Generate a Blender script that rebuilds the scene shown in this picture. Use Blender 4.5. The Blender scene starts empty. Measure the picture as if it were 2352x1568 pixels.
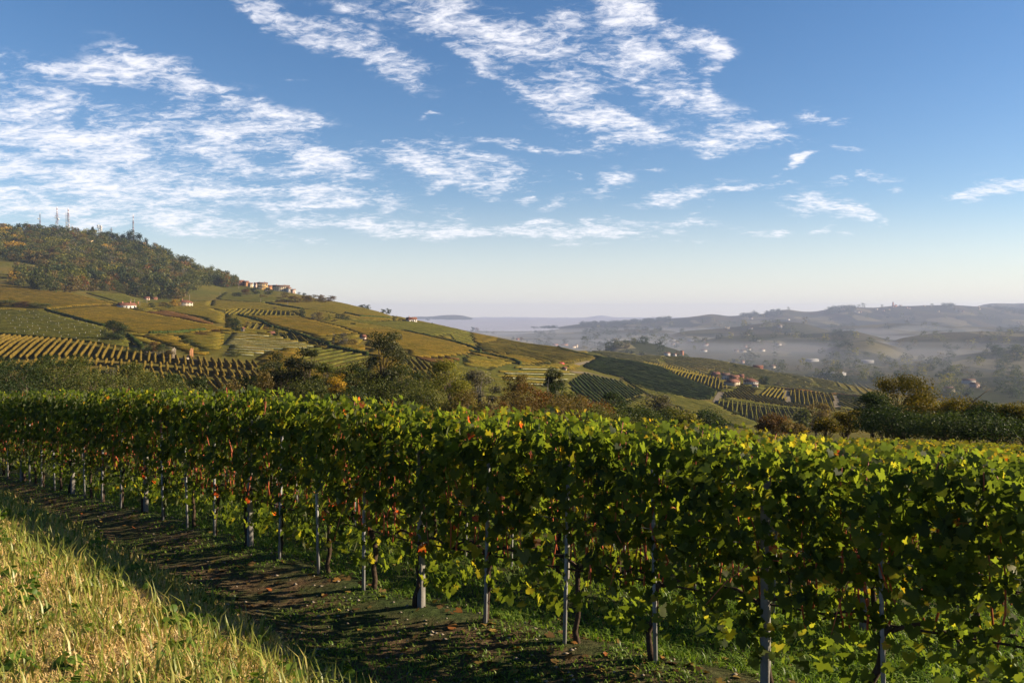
import bpy, math, random
import numpy as np
from mathutils import Vector

R = math.radians
scene = bpy.context.scene
COL = scene.collection
FPX, CX, HY = 796.4, 512.0, 315.0      # focal length in pixels, image centre column, horizon row (1024 x 682)

# ------------------------------------------------------------------ camera
cam_d = bpy.data.cameras.new("camera")
cam = bpy.data.objects.new("camera", cam_d)
COL.objects.link(cam)
cam.location = (0, 0, 0)
cam.rotation_euler = (R(90), 0, 0)
cam_d.lens = 28.0
cam_d.sensor_width = 36.0
cam_d.shift_y = -26.0 / 1024.0          # rise/fall: the horizon lies a little above the middle
cam_d.clip_start = 0.1
cam_d.clip_end = 90000
scene.camera = cam

# ------------------------------------------------------------------ light and exposure
SUN_AZ, SUN_EL = R(90), R(24)           # azimuth clockwise from the view direction (+Y)
scene.view_settings.view_transform = 'Standard'
scene.view_settings.look = 'None'
scene.view_settings.exposure = 1.36
scene.view_settings.gamma = 1.0
scene.cycles.use_denoising = True
scene.cycles.max_bounces = 6
scene.cycles.diffuse_bounces = 3
scene.cycles.transmission_bounces = 5
scene.cycles.volume_bounces = 0
scene.cycles.use_adaptive_sampling = True
scene.cycles.adaptive_threshold = 0.01

sun_d = bpy.data.lights.new("sun", 'SUN')
sun_d.energy = 5.0
sun_d.angle = R(0.5)
sun_d.color = (1.0, 0.82, 0.585)
sun = bpy.data.objects.new("sun", sun_d)
COL.objects.link(sun)
S = Vector((math.sin(SUN_AZ) * math.cos(SUN_EL), math.cos(SUN_AZ) * math.cos(SUN_EL), math.sin(SUN_EL)))
sun.rotation_euler = (-S).to_track_quat('-Z', 'Y').to_euler()

world = bpy.data.worlds.new("World")
scene.world = world
world.use_nodes = True
WT = world.node_tree
WN, WL = WT.nodes, WT.links
WN.clear()


def wmath(op, a, b=None, c=None, clamp=False):
    n = WN.new('ShaderNodeMath')
    n.operation = op
    n.use_clamp = clamp
    for i, v in enumerate((a, b, c)):
        if v is None:
            continue
        if isinstance(v, (int, float)):
            n.inputs[i].default_value = v
        else:
            WL.new(v, n.inputs[i])
    return n.outputs[0]


def wcomb(x, y, z):
    n = WN.new('ShaderNodeCombineXYZ')
    for i, v in enumerate((x, y, z)):
        if isinstance(v, (int, float)):
            n.inputs[i].default_value = v
        else:
            WL.new(v, n.inputs[i])
    return n.outputs[0]


def wnoise(vec, scale, detail, rough, dist=0.0):
    n = WN.new('ShaderNodeTexNoise')
    n.inputs['Scale'].default_value = scale
    n.inputs['Detail'].default_value = detail
    n.inputs['Roughness'].default_value = rough
    n.inputs['Distortion'].default_value = dist
    WL.new(vec, n.inputs['Vector'])
    return n


def sky_world():
    sky = WN.new('ShaderNodeTexSky')
    sky.sky_type = 'NISHITA'
    sky.sun_disc = False
    sky.sun_elevation = SUN_EL
    sky.sun_rotation = SUN_AZ
    sky.altitude = 400
    sky.air_density = 1.0
    sky.dust_density = 0.2
    sky.ozone_density = 1.6
    hs = WN.new('ShaderNodeHueSaturation')
    hs.inputs['Saturation'].default_value = 1.3
    tone = WN.new('ShaderNodeMix')
    tone.data_type = 'RGBA'
    tone.blend_type = 'MULTIPLY'
    tone.inputs['Factor'].default_value = 1.0
    tone.inputs['B'].default_value = (1.02, 0.97, 1.0, 1)
    WL.new(sky.outputs[0], tone.inputs['A'])
    WL.new(tone.outputs['Result'], hs.inputs['Color'])
    # clouds: a layer of wisps, its banks set out by direction from the valley
    tc = WN.new('ShaderNodeTexCoord')
    sp = WN.new('ShaderNodeSeparateXYZ')
    WL.new(tc.outputs['Generated'], sp.inputs[0])
    x, y, z = sp.outputs
    ys = wmath('MAXIMUM', y, 0.12)
    u = wmath('DIVIDE', x, ys)
    v = wmath('DIVIDE', z, ys)
    zz = wmath('MAXIMUM', wmath('ADD', z, 0.21), 0.02)
    plane = wcomb(wmath('DIVIDE', x, zz), wmath('DIVIDE', y, zz), 0.0)
    # ragged edges: push the bank outline about with two noises
    warp = wnoise(plane, 3.4, 5, 0.6)
    wsep = WN.new('ShaderNodeSeparateColor')
    WL.new(warp.outputs['Color'], wsep.inputs[0])
    vk = wmath('MULTIPLY_ADD', v, 0.24, 0.02)
    u2 = wmath('MULTIPLY_ADD', wmath('SUBTRACT', wsep.outputs[0], 0.5), wmath('MULTIPLY', vk, 1.7), u)
    v2 = wmath('MULTIPLY_ADD', wmath('SUBTRACT', wsep.outputs[1], 0.5), vk, v)
    p = wcomb(u2, v2, 1.0)
    blobs = [  # centre, half length, half width (photo pixels at 2352 wide), tilt (down to the right), weight
        (30, 300, 230, 95, 14, 1.0), (160, 390, 230, 55, 10, .8), (-60, 420, 250, 80, 0, .8), (200, 172, 240, 22, 8, .75),
        (270, 130, 90, 40, 25, .35), (430, 215, 130, 34, 24, .85), (600, 290, 200, 36, 20, .95), (470, 310, 150, 34, 10, .8),
        (720, 365, 110, 30, 25, .85), (350, 420, 330, 34, 5, .8), (690, 460, 80, 18, 4, .7), (850, 470, 110, 15, 6, .65),
        (560, 380, 170, 26, 14, .6), (300, 500, 330, 22, 6, .6), (480, 540, 130, 12, 8, .55), (80, 470, 200, 30, 4, .7),
        (960, 522, 330, 14, 2, 1.0), (1240, 530, 130, 12, 3, .9), (1500, 522, 150, 11, -3, .95), (1380, 515, 50, 8, 0, .7),
        (1545, 552, 70, 7, 2, .5), (690, 545, 70, 7, 3, .5), (1000, 370, 110, 34, 8, 1.05), (1130, 395, 110, 18, 12, .8),
        (1180, 328, 100, 11, 5, .75), (1010, 275, 55, 5, 2, .6), (1130, 440, 42, 16, 5, .85), (1225, 450, 22, 10, -30, .7),
        (1010, 430, 30, 9, -20, .6), (560, 20, 150, 16, 25, .7), (700, 65, 190, 24, 20, .75), (880, 150, 110, 34, 24, .95),
        (830, 90, 90, 25, 15, .6), (900, 30, 160, 24, 12, .6), (1080, 80, 180, 36, 34, .9), (1230, 190, 170, 44, 42, 1.05),
        (1330, 240, 130, 34, 28, .95), (1290, 60, 80, 40, 10, .8), (1270, 110, 90, 30, 20, .7), (1440, 40, 80, 28, 45, .85),
        (1550, 80, 90, 26, 30, .85), (1500, 190, 110, 38, 10, .9), (1480, 130, 70, 20, 20, .7), (1620, 180, 22, 50, 0, .75),
        (1660, 290, 110, 34, 15, 1.0), (1790, 300, 60, 22, 8, .8), (1830, 372, 52, 9, -22, .8), (1450, 290, 100, 13, 16, .8),
        (1640, 340, 50, 14, 10, .6), (1905, 264, 52, 12, 8, .85), (1945, 330, 42, 11, 14, .8), (1955, 402, 66, 8, -12, .75),
        (2043, 428, 17, 13, 60, .95), (1400, 425, 44, 17, -18, 1.05), (1555, 448, 100, 17, -10, 1.05), (1670, 440, 48, 8, -8, .7),
        (1880, 472, 66, 22, 8, 1.1), (1965, 487, 32, 10, -15, .8), (2010, 493, 26, 14, 10, 1.0), (1797, 532, 28, 9, 10, .9),
        (1885, 532, 22, 9, -15, .85), (1950, 535, 20, 7, 0, .6), (2290, 440, 80, 22, -8, 1.1), (2200, 455, 40, 8, -5, .6),
        (1275, 472, 34, 12, -15, .65), (1045, 487, 28, 10, 10, .7), (1620, 478, 30, 9, -30, .5), (1780, 425, 50, 6, -8, .5),
        (1515, 382, 24, 5, 0, .5), (1320, 412, 20, 6, 20, .5), (1720, 535, 40, 6, 2, .5), (1320, 560, 60, 5, 2, .4),
        (690, 180, 24, 6, 10, .35), (930, 325, 40, 7, 5, .5), (780, 600, 70, 5, 1, .25)]
    mask = None
    for bx, by, a, b, ang, w in blobs:
        cu, cv = (bx / 2.297 - CX) / FPX, (HY - by / 2.297) / FPX
        a, b, t = 1.08 * a / 2.297 / FPX, 1.12 * b / 2.297 / FPX, R(-ang)
        r1 = np.array([math.cos(t), math.sin(t)]) / a
        r2 = np.array([-math.sin(t), math.cos(t)]) / b
        q = []
        for r in (r1, r2):
            d = WN.new('ShaderNodeVectorMath')
            d.operation = 'DOT_PRODUCT'
            WL.new(p, d.inputs[0])
            d.inputs[1].default_value = (r[0], r[1], -(r[0] * cu + r[1] * cv))
            q.append(d.outputs['Value'])
        rr = wmath('MULTIPLY_ADD', q[0], q[0], wmath('MULTIPLY', q[1], q[1]))
        g = wmath('POWER', 0.42, rr)
        mask = wmath('MULTIPLY', g, w) if mask is None else wmath('MULTIPLY_ADD', g, w, mask)
    mask = wmath('MINIMUM', mask, 0.98)
    stretch = WN.new('ShaderNodeMapping')
    stretch.inputs['Rotation'].default_value = (0, 0, R(35))
    stretch.inputs['Scale'].default_value = (1.0, 1.5, 1.0)
    WL.new(plane, stretch.inputs['Vector'])
    n1 = wnoise(stretch.outputs[0], 5.2, 9, 0.60, 0.7).outputs['Fac']
    n2 = wnoise(stretch.outputs[0], 27.0, 7, 0.68, 0.6).outputs['Fac']
    nn = wmath('MULTIPLY_ADD', n2, 1.0, wmath('MULTIPLY', n1, 1.3))
    dens = wmath('MULTIPLY_ADD', mask, 0.52, wmath('MULTIPLY', wmath('SUBTRACT', nn, 1.21), 1.55))

    def smooth(v, lo, hi, top):
        mr = WN.new('ShaderNodeMapRange')
        mr.interpolation_type = 'SMOOTHSTEP'
        mr.inputs['From Min'].default_value = lo
        mr.inputs['From Max'].default_value = hi
        mr.inputs['To Max'].default_value = top
        WL.new(v, mr.inputs['Value'])
        return mr.outputs[0]
    alpha = wmath('MULTIPLY', smooth(dens, 0.0, 0.86, 0.92), smooth(mask, 0.04, 0.55, 1.0))
    alpha = wmath('MULTIPLY', alpha, wmath('GREATER_THAN', y, 0.1))
    mix = WN.new('ShaderNodeMix')
    mix.data_type = 'RGBA'
    WL.new(alpha, mix.inputs['Factor'])
    pale = WN.new('ShaderNodeMix')
    pale.data_type = 'RGBA'
    WL.new(smooth(v, 0.17, -0.01, 0.55), pale.inputs['Factor'])
    WL.new(hs.outputs[0], pale.inputs['A'])
    pale.inputs['B'].default_value = (7.3, 7.15, 7.1, 1)
    WL.new(pale.outputs['Result'], mix.inputs['A'])
    mix.inputs['B'].default_value = (8.3, 8.2, 8.6, 1)
    bg = WN.new('ShaderNodeBackground')
    bg.inputs['Strength'].default_value = 0.053
    WL.new(mix.outputs['Result'], bg.inputs['Color'])
    out = WN.new('ShaderNodeOutputWorld')
    WL.new(bg.outputs[0], out.inputs['Surface'])
    world.cycles.sampling_method = 'MANUAL'
    world.cycles.sample_map_resolution = 512


sky_world()

# ------------------------------------------------------------------ helpers
rng = np.random.default_rng(7)
GROUP_OF = {}


def tag(o, label=None, cat=None, group=None, kind=None):
    if label: o['label'] = label
    if cat: o['category'] = cat
    if group: o['group'] = group
    if kind: o['kind'] = kind
    return o


def mk_mesh(name, V, faces, mats=(), mi=None, tint=None, smooth=False):
    V = np.asarray(V, np.float32).reshape(-1, 3)
    if isinstance(faces, np.ndarray): faces = [faces]
    faces = [np.asarray(f, np.int32) for f in faces if len(f)]
    me = bpy.data.meshes.new(name)
    me.vertices.add(len(V))
    me.vertices.foreach_set('co', V.ravel())
    loops = np.concatenate([f.ravel() for f in faces])
    tot = np.concatenate([np.full(len(f), f.shape[1], np.int32) for f in faces])
    start = np.concatenate([[0], np.cumsum(tot)[:-1]]).astype(np.int32)
    me.loops.add(len(loops))
    me.loops.foreach_set('vertex_index', loops)
    me.polygons.add(len(tot))
    me.polygons.foreach_set('loop_start', start)
    if mi is not None: me.polygons.foreach_set('material_index', np.asarray(mi, np.int32))
    if smooth: me.polygons.foreach_set('use_smooth', np.ones(len(tot), bool))
    for m in (mats if isinstance(mats, (list, tuple)) else [mats]): me.materials.append(m)
    if tint is not None:
        at = me.attributes.new('tint', 'FLOAT', 'POINT')
        at.data.foreach_set('value', np.asarray(tint, np.float32))
    me.update(calc_edges=True)
    return me


def mk(name, V, faces, mats=(), parent=None, **k):
    o = bpy.data.objects.new(name, mk_mesh(name, V, faces, mats, **k))
    COL.objects.link(o)
    if parent is not None: o.parent = parent
    return o


def link(name, data, parent=None, loc=None, rz=0.0, sc=None):
    o = bpy.data.objects.new(name, data)
    COL.objects.link(o)
    if parent is not None: o.parent = parent
    if loc is not None: o.location = loc
    if rz: o.rotation_euler = (0, 0, rz)
    if sc is not None: o.scale = sc if hasattr(sc, '__len__') else (sc, sc, sc)
    return o


class Soup:
    def __init__(s): s.V, s.F, s.M, s.T, s.n = [], [], [], [], 0

    def add(s, V, F, m=0, t=None):
        V = np.asarray(V, float).reshape(-1, 3)
        for f in ([F] if isinstance(F, np.ndarray) else F):
            f = np.asarray(f, int)
            if f.ndim == 1: f = f[None]
            s.F.append(f + s.n)
            s.M.append(np.full(len(f), m))
        s.V.append(V)
        s.T.append(np.full(len(V), .5) if t is None else np.broadcast_to(t, len(V)))
        s.n += len(V)
        return s

    def mesh(s, name, mats, smooth=False):
        return mk_mesh(name, np.concatenate(s.V), s.F, mats, mi=np.concatenate(s.M), tint=np.concatenate(s.T), smooth=smooth)

    def obj(s, name, mats, parent=None, smooth=False):
        o = bpy.data.objects.new(name, s.mesh(name, mats, smooth))
        COL.objects.link(o)
        if parent is not None: o.parent = parent
        return o


BOXF = np.array([[0, 3, 2, 1], [4, 5, 6, 7], [0, 1, 5, 4], [1, 2, 6, 5], [2, 3, 7, 6], [3, 0, 4, 7]])


def box(x0, x1, y0, y1, z0, z1):
    return np.array([[x0, y0, z0], [x1, y0, z0], [x1, y1, z0], [x0, y1, z0], [x0, y0, z1], [x1, y0, z1], [x1, y1, z1], [x0, y1, z1]], float), BOXF


def tube(P, rad, n=6):
    P = np.asarray(P, float)
    rad = np.broadcast_to(np.asarray(rad, float), len(P))
    T = np.gradient(P, axis=0)
    T /= np.linalg.norm(T, axis=1)[:, None] + 1e-9
    ref = np.where(np.abs(T[:, 2:3]) > .9, np.array([[1., 0, 0]]), np.array([[0., 0, 1]]))
    A = np.cross(T, ref); A /= np.linalg.norm(A, axis=1)[:, None] + 1e-9
    B = np.cross(T, A)
    a = np.linspace(0, 2 * np.pi, n, endpoint=False)
    V = P[:, None] + rad[:, None, None] * (np.cos(a)[None, :, None] * A[:, None] + np.sin(a)[None, :, None] * B[:, None])
    i = np.arange(len(P) - 1)[:, None] * n
    j = np.arange(n)[None]
    k = (j + 1) % n
    F = np.stack([i + j, i + k, i + n + k, i + n + j], -1).reshape(-1, 4)
    caps = [np.arange(n)[::-1][None], (np.arange(n) + (len(P) - 1) * n)[None]]
    return V.reshape(-1, 3), [F] + caps


def vnoise(x, y, seed=0):
    """smooth value noise, -1..1"""
    xi, yi = np.floor(x).astype(int), np.floor(y).astype(int)
    fx, fy = x - xi, y - yi
    fx, fy = fx * fx * (3 - 2 * fx), fy * fy * (3 - 2 * fy)

    def h(a, b):
        n = (a * 374761393 + b * 668265263 + seed * 1442695041) & 0xffffffff
        n = ((n ^ (n >> 13)) * 1274126177) & 0xffffffff
        return ((n ^ (n >> 16)) & 0xffff) / 32767.5 - 1
    return (h(xi, yi) * (1 - fx) + h(xi + 1, yi) * fx) * (1 - fy) + (h(xi, yi + 1) * (1 - fx) + h(xi + 1, yi + 1) * fx) * fy


def fbm(x, y, o=4, seed=0):
    s, a = 0, 1.0
    for k in range(o):
        s = s + a * vnoise(x * 2 ** k, y * 2 ** k, seed + k)
        a *= .5
    return s / 1.9


# ---- materials
def nmat(name):
    m = bpy.data.materials.new(name)
    m.use_nodes = True
    m.node_tree.nodes.clear()
    return m, m.node_tree.nodes, m.node_tree.links


def ramp(N, L, fac, stops):
    r = N.new('ShaderNodeValToRGB')
    e = r.color_ramp.elements
    while len(e) < len(stops): e.new(.5)
    for q, (p, c) in zip(e, stops):
        q.position = p
        q.color = (*c, 1)
    L.new(fac, r.inputs[0])
    return r.outputs[0]


def noise_node(N, L, scale, detail=4, rough=.55, vec=None):
    n = N.new('ShaderNodeTexNoise')
    n.inputs['Scale'].default_value = scale
    n.inputs['Detail'].default_value = detail
    n.inputs['Roughness'].default_value = rough
    if vec is None:
        g = N.new('ShaderNodeNewGeometry')
        vec = g.outputs['Position']
    L.new(vec, n.inputs['Vector'])
    return n.outputs['Fac']


def mixc(N, L, f, a, b, mode='MIX'):
    n = N.new('ShaderNodeMix')
    n.data_type = 'RGBA'
    n.blend_type = mode
    for s, v in (('Factor', f), ('A', a), ('B', b)):
        i = n.inputs[s] if s != 'Factor' else n.inputs[0]
        if s != 'Factor': i = [q for q in n.inputs if q.name == s and q.type == 'RGBA'][0]
        if isinstance(v, (int, float)): i.default_value = v
        elif isinstance(v, tuple): i.default_value = (*v, 1)
        else: L.new(v, i)
    return [q for q in n.outputs if q.type == 'RGBA'][0]


def nmath(N, L, op, a, b):
    n = N.new('ShaderNodeMath')
    n.operation = op
    for i, v in enumerate((a, b)):
        if isinstance(v, (int, float)): n.inputs[i].default_value = v
        else: L.new(v, n.inputs[i])
    return n.outputs[0]


def attr(N, name='tint'):
    a = N.new('ShaderNodeAttribute')
    a.attribute_name = name
    return a.outputs['Fac']


def plain(name, col, rough=.8, var=.25, scale=3.0, spec=.2, bump=0.0, obj=False):
    m, N, L = nmat(name)
    b = N.new('ShaderNodeBsdfPrincipled')
    vec = None
    if obj:
        tc = N.new('ShaderNodeTexCoord')
        vec = tc.outputs['Object']
    f = noise_node(N, L, scale, 6, .6, vec)
    c = ramp(N, L, f, [(.25, tuple(x * (1 - var) for x in col)), (.75, tuple(min(1, x * (1 + var)) for x in col))])
    L.new(c, b.inputs['Base Color'])
    b.inputs['Roughness'].default_value = rough
    b.inputs['Specular IOR Level'].default_value = spec
    if bump:
        bp = N.new('ShaderNodeBump')
        bp.inputs['Strength'].default_value = bump
        bp.inputs['Distance'].default_value = .02
        L.new(f, bp.inputs['Height'])
        L.new(bp.outputs[0], b.inputs['Normal'])
    o = N.new('ShaderNodeOutputMaterial')
    L.new(b.outputs[0], o.inputs[0])
    return m


def leafy(name, stops, trans=.35, tmul=(1.6, 1.7, .5), rough=.45, gloss=.06, under=None, posvar=0.0, objvar=0.0):
    """leaf material: reflecting diffuse + light passing through, tinted per leaf"""
    m, N, L = nmat(name)
    t = attr(N)
    if posvar:
        t = nmath(N, L, 'ADD', t, nmath(N, L, 'MULTIPLY', nmath(N, L, 'SUBTRACT', noise_node(N, L, posvar, 3), .5), .34))
    if objvar:
        oi = N.new('ShaderNodeObjectInfo')
        t = nmath(N, L, 'ADD', t, nmath(N, L, 'MULTIPLY', nmath(N, L, 'SUBTRACT', oi.outputs['Random'], .5), objvar))
    c = ramp(N, L, t, stops)
    cd = c
    if under is not None:
        g = N.new('ShaderNodeNewGeometry')
        cd = mixc(N, L, nmath(N, L, 'MULTIPLY', g.outputs['Backfacing'], .75), c, under)
    d = N.new('ShaderNodeBsdfDiffuse')
    L.new(cd, d.inputs['Color'])
    tr = N.new('ShaderNodeBsdfTranslucent')
    tcol = mixc(N, L, 1.0, c, tmul, 'MULTIPLY')
    L.new(tcol, tr.inputs['Color'])
    ms = N.new('ShaderNodeMixShader')
    ms.inputs[0].default_value = trans
    L.new(d.outputs[0], ms.inputs[1]); L.new(tr.outputs[0], ms.inputs[2])
    gl = N.new('ShaderNodeBsdfGlossy')
    gl.inputs['Roughness'].default_value = rough
    gl.inputs['Color'].default_value = (.9, .9, .9, 1)
    m2 = N.new('ShaderNodeMixShader')
    lw = N.new('ShaderNodeLayerWeight')
    lw.inputs[0].default_value = .5
    L.new(nmath(N, L, 'MULTIPLY_ADD', nmath(N, L, 'POWER', lw.outputs['Facing'], 4.0), gloss * 2), m2.inputs[0])
    m2.inputs[0].links[0].from_node.inputs[2].default_value = gloss * .45
    L.new(ms.outputs[0], m2.inputs[1]); L.new(gl.outputs[0], m2.inputs[2])
    o = N.new('ShaderNodeOutputMaterial')
    L.new(m2.outputs[0], o.inputs[0])
    return m


# ------------------------------------------------------------------ shape of the land (metres; camera at 0,0,0)
ROWX = np.array([-70, -40, -13.8, -11.2, -8.6, -6.0, -3.42, -.9, 1.91, 4.7, 10.3, 30.])
ROWY = np.array([77., 47, 20.8, 18.2, 15.6, 13.05, 10.4, 7.9, 6.0, 4.1, .3, -13.])
ROWZ = np.array([-8.5, -6.4, -4.1, -3.82, -3.55, -3.28, -3.06, -2.93, -2.83, -2.75, -2.6, -2.2])
FOOTX = np.array([-20, -10.7, -5.1, 0, 6.])
FOOTN = np.array([-.4, -.57, -1.0, -1.45, -1.65])


def row_frame(x, y):
    c = np.interp(x, [-6, -1, 3], [.707, .76, .83])
    sn = (y - np.interp(x, ROWX, ROWY)) * c
    return sn, x - .66 * sn


def near_z(x, y, fine=True):
    x, y = np.asarray(x, float), np.asarray(y, float)
    sn, xf = row_frame(x, y)
    z = np.interp(xf, ROWX, ROWZ) - .128 * np.maximum(sn, 0)
    t = np.maximum(np.interp(xf, FOOTX, FOOTN) - sn, 0)
    z = z + .95 * (1 - np.exp(-np.maximum(t - .0, 0) ** 1.3 / 1.5))
    if fine:
        z = z + .035 * fbm(x * 1.1, y * 1.1, 3, 5) + .05 * np.exp(-(sn / .35) ** 2) - .05 * np.exp(-((sn + .9) / .3) ** 2)
    return z


def zy(y, d): return (HY - y) * d / FPX


# columns of the hill: pixel column -> nodes (distance, screen row) from the valley at its foot up to the ridge and down behind
HILL = {
    -420: [(150, 448), (240, 380), (340, 345), (520, 315), (780, 288), (1300, 232), (1700, 'z90'), (2100, 'z0'), (2600, 'z-140')],
    0: [(150, 448), (240, 392), (340, 343), (520, 318), (850, 285), (1450, 230), (1800, 'z100'), (2200, 'z0'), (2700, 'z-140')],
    75: [(150, 447), (240, 388), (345, 343), (540, 318), (900, 288), (1480, 233), (1800, 'z100'), (2200, 'z0'), (2700, 'z-140')],
    150: [(150, 446), (240, 390), (360, 345), (560, 320), (950, 297.5), (1450, 249), (1750, 'z70'), (2100, 'z-20'), (2600, 'z-140')],
    225: [(150, 446), (250, 392), (370, 349), (580, 321), (950, 301), (1400, 280.5), (1650, 'z20'), (2000, 'z-60'), (2400, 'z-140')],
    270: [(150, 447), (260, 392), (380, 350), (580, 324), (900, 304), (1280, 287), (1500, 'z0'), (1800, 'z-70'), (2200, 'z-140')],
    335: [(150, 449), (270, 390), (390, 352), (580, 328), (850, 309), (1130, 300.5), (1300, 'z-10'), (1600, 'z-80'), (2000, 'z-140')],
    400: [(155, 450), (270, 388), (390, 358), (560, 336), (760, 322), (1000, 317), (1150, 'z-30'), (1400, 'z-90'), (1800, 'z-140')],
    475: [(160, 452), (290, 394), (400, 370), (540, 352), (700, 340), (900, 332), (1000, 'z-45'), (1300, 'z-100'), (1700, 'z-140')],
    525: [(170, 452), (300, 404), (400, 381), (530, 361), (680, 350), (870, 342), (980, 'z-55'), (1200, 'z-85'), (1650, 'z-140')],
    562: [(180, 452), (320, 410), (420, 388), (540, 369), (670, 356), (850, 347), (950, 357), (1080, 350), (1700, 'z-140')],
    598: [(190, 452), (330, 418), (430, 396), (540, 380), (660, 367), (800, 357.2), (900, 361), (1060, 349), (1700, 'z-140')],
    640: [(220, 450), (350, 426), (440, 410), (540, 392), (650, 376), (780, 362), (880, 366), (1060, 353.8), (1650, 'z-140')],
    706: [(280, 448), (380, 436), (450, 422), (540, 404), (640, 389), (760, 375), (850, 379), (1050, 356.5), (1600, 'z-140')],
    770: [(320, 448), (400, 437), (470, 423), (550, 408), (630, 397), (720, 385.5), (800, 389), (1000, 369), (1500, 'z-140')],
    831: [(340, 446), (410, 437), (470, 426), (540, 413), (600, 404), (680, 393.5), (760, 396), (920, 379.5), (1400, 'z-140')],
    868: [(360, 444), (420, 436), (470, 428), (530, 418), (580, 409), (650, 398.5), (730, 400.5), (880, 387.5), (1300, 'z-138')],
    950: [(380, 441), (430, 436), (480, 430), (530, 424), (580, 418), (640, 413), (720, 409), (850, 403), (1250, 'z-136')],
    1024: [(400, 440), (450, 434), (500, 430), (550, 425), (600, 420), (650, 416), (720, 412), (850, 405), (1250, 'z-136')],
    1460: [(400, 445), (450, 437), (500, 432), (550, 426), (600, 420), (650, 416), (720, 412), (850, 405), (1250, 'z-136')],
}
GPX = np.arange(-420, 1461, 4.0)
GLD = np.linspace(math.log(40), math.log(16000), 420)
GD = np.exp(GLD)
FLOOR = -140.0


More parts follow.
